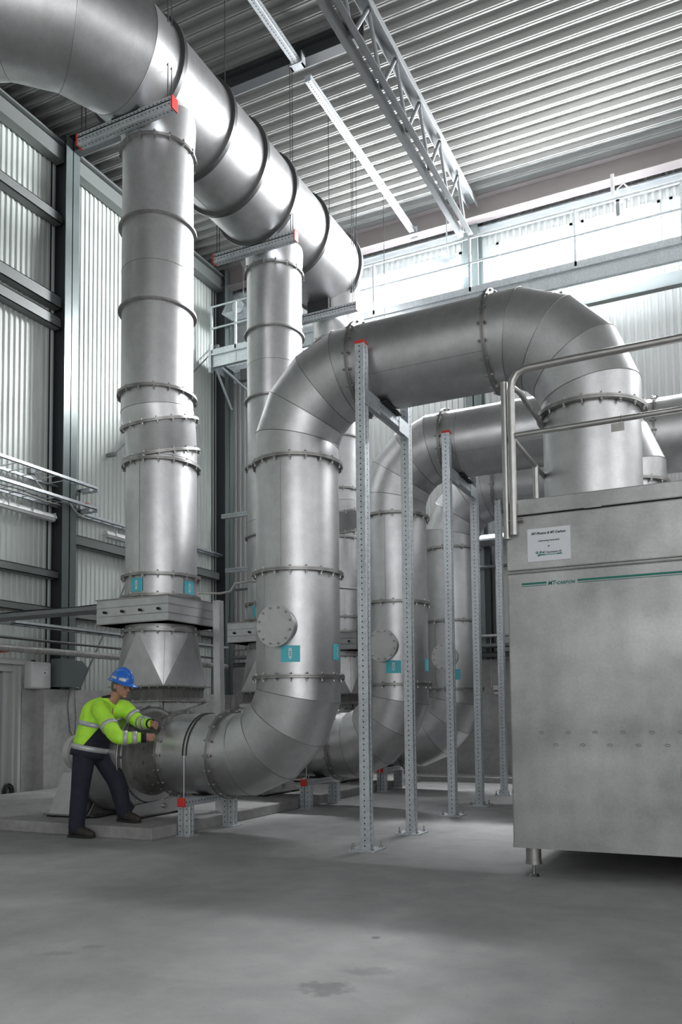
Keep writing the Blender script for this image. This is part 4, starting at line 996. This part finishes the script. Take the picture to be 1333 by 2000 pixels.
    hb = MB(); band(hb, A, B, -.22, .190, .055, 'refl', 1.12, (0, 1, 0)); obj('hem_band', hb, t)
    hb = MB(); band(hb, A, B, -.58, .184, .075, 'navy', 1.12, (0, 1, 0)); obj('hem', hb, t)
    hb = MB(); band(hb, B, Cc, .30, .172, .05, 'refl', 1.12, (0, 1, 0)); obj('chest_band', hb, t)
    # dark side panels between the two bands
    for s in (-1, 1):
        p = MB(); d = (Cc-A).normalized(); u = (V(0, 1, 0)-d*d.y).normalized(); v = d.cross(u); rs = []
        for k in range(9):
            f = k/8; c = lerp(A, lerp(B, Cc, .22), -.12+f*1.08); sp = .98-.62*f
            # centred between the side and the belly
            a0 = (PI if s < 0 else 0); sg = 1 if s < 0 else -1
            cs = a0+sg*1.30
            rs.append([c+(.184-.006*f)*(math.cos(cs+sp*(i/10-1))*u*1.12+math.sin(cs+sp*(i/10-1))*v) for i in range(21)])
        p.rings(rs, 'navy', True, False); po = obj('side_panel', p, t); so = po.modifiers.new('solid', 'SOLIDIFY'); so.thickness = .006; so.offset = 0
    for sh, el, wr in ((shR, elR, wrR), (shL, elL, wrL)):
        for a, b_, f, r in ((sh, el, .62, .087), (el, wr, .35, .072), (el, wr, .72, .064)):
            hb = MB(); band(hb, a, b_, f, r, .045); obj('sleeve_band', hb, t)
        cf = MB(); band(cf, el, wr, 1.06, .047, .05, 'navy'); obj('cuff', cf, t)
    # shoes
    for a, z0, yaw in ((aR, 0., .05), (aL, .12, -.12)):
        s = MB(); d = V(math.cos(yaw), math.sin(yaw), 0); sd = V(-d.y, d.x, 0); base = V(a.x, a.y, z0)
        limb(s, [base-d*.055+V(0, 0, .05), base-d*.02+V(0, 0, .07), base+d*.05+V(0, 0, .07), base+d*.16+V(0, 0, .045), base+d*.20+V(0, 0, .04)], [.040, .050, .052, .044, .036], 'shoe', 16, 1.0)
        limb(s, [base+V(0, 0, .14), base+V(0, 0, .08)], [.05, .052], 'shoe')
        so = obj('shoe', s, t); remesh(so, .007, 2)
        sole = MB(); out = [(-.085, .03), (-.07, .042), (0, .04), (.08, .046), (.16, .048), (.21, .035), (.225, 0), (.21, -.035), (.16, -.045), (.08, -.04), (0, -.036), (-.07, -.040), (-.085, -.03)]
        sole.rings([[base+d*x+sd*y_+V(0, 0, z) for x, y_ in out] for z in (.001, .028)], 'black', False, True, True, True); obj('sole', sole, so)
    # helmet
    hm = MB(); rs = []
    Rh = tilt
    for i in range(11):
        a = (PI/2)*i/10; z = .135*math.sin(a); q = math.cos(a)
        rs.append([hp(-.005+.137*q*math.cos(2*PI*k/32), .108*q*math.sin(2*PI*k/32), .048+z) for k in range(32)])
    hm.rings(rs, 'helmet', True, True, False, True)
    brim = []
    for rr, z in ((1.0, .052), (1.14, .040), (1.15, .034), (1.0, .046)):
        brim.append([hp(-.005+(.137*rr+(.055*max(0, math.cos(2*PI*k/32))**2 if rr > 1 else 0))*math.cos(2*PI*k/32), .108*rr*math.sin(2*PI*k/32), z-(.008 if rr > 1 and math.cos(2*PI*k/32) > .5 else 0)) for k in range(32)])
    hm.rings(brim, 'helmet', True)
    ridge = [hp(-.005+.139*math.cos(a), 0, .048+.139*math.sin(a)) for a in [PI*.12+PI*.76*k/16 for k in range(17)]]; hm.path(ridge, .010, 'helmet', 8)
    he = obj('helmet', hm, t)
    hb = MB()
    for a0, a1 in ((-2.1, -1.5), (-1.25, -.65), (.65, 1.25), (1.5, 2.1)):
        rs = []
        for z in (.066, .092):
            q = math.sqrt(1-((z-.048)/.135)**2); rs.append([hp(-.005+.1385*q*math.cos(a0+(a1-a0)*k/8), .1095*q*math.sin(a0+(a1-a0)*k/8), z) for k in range(9)])
        hb.rings(rs, 'refl', True, False)
    obj('helmet_tape', hb, he)
    return t
worker()
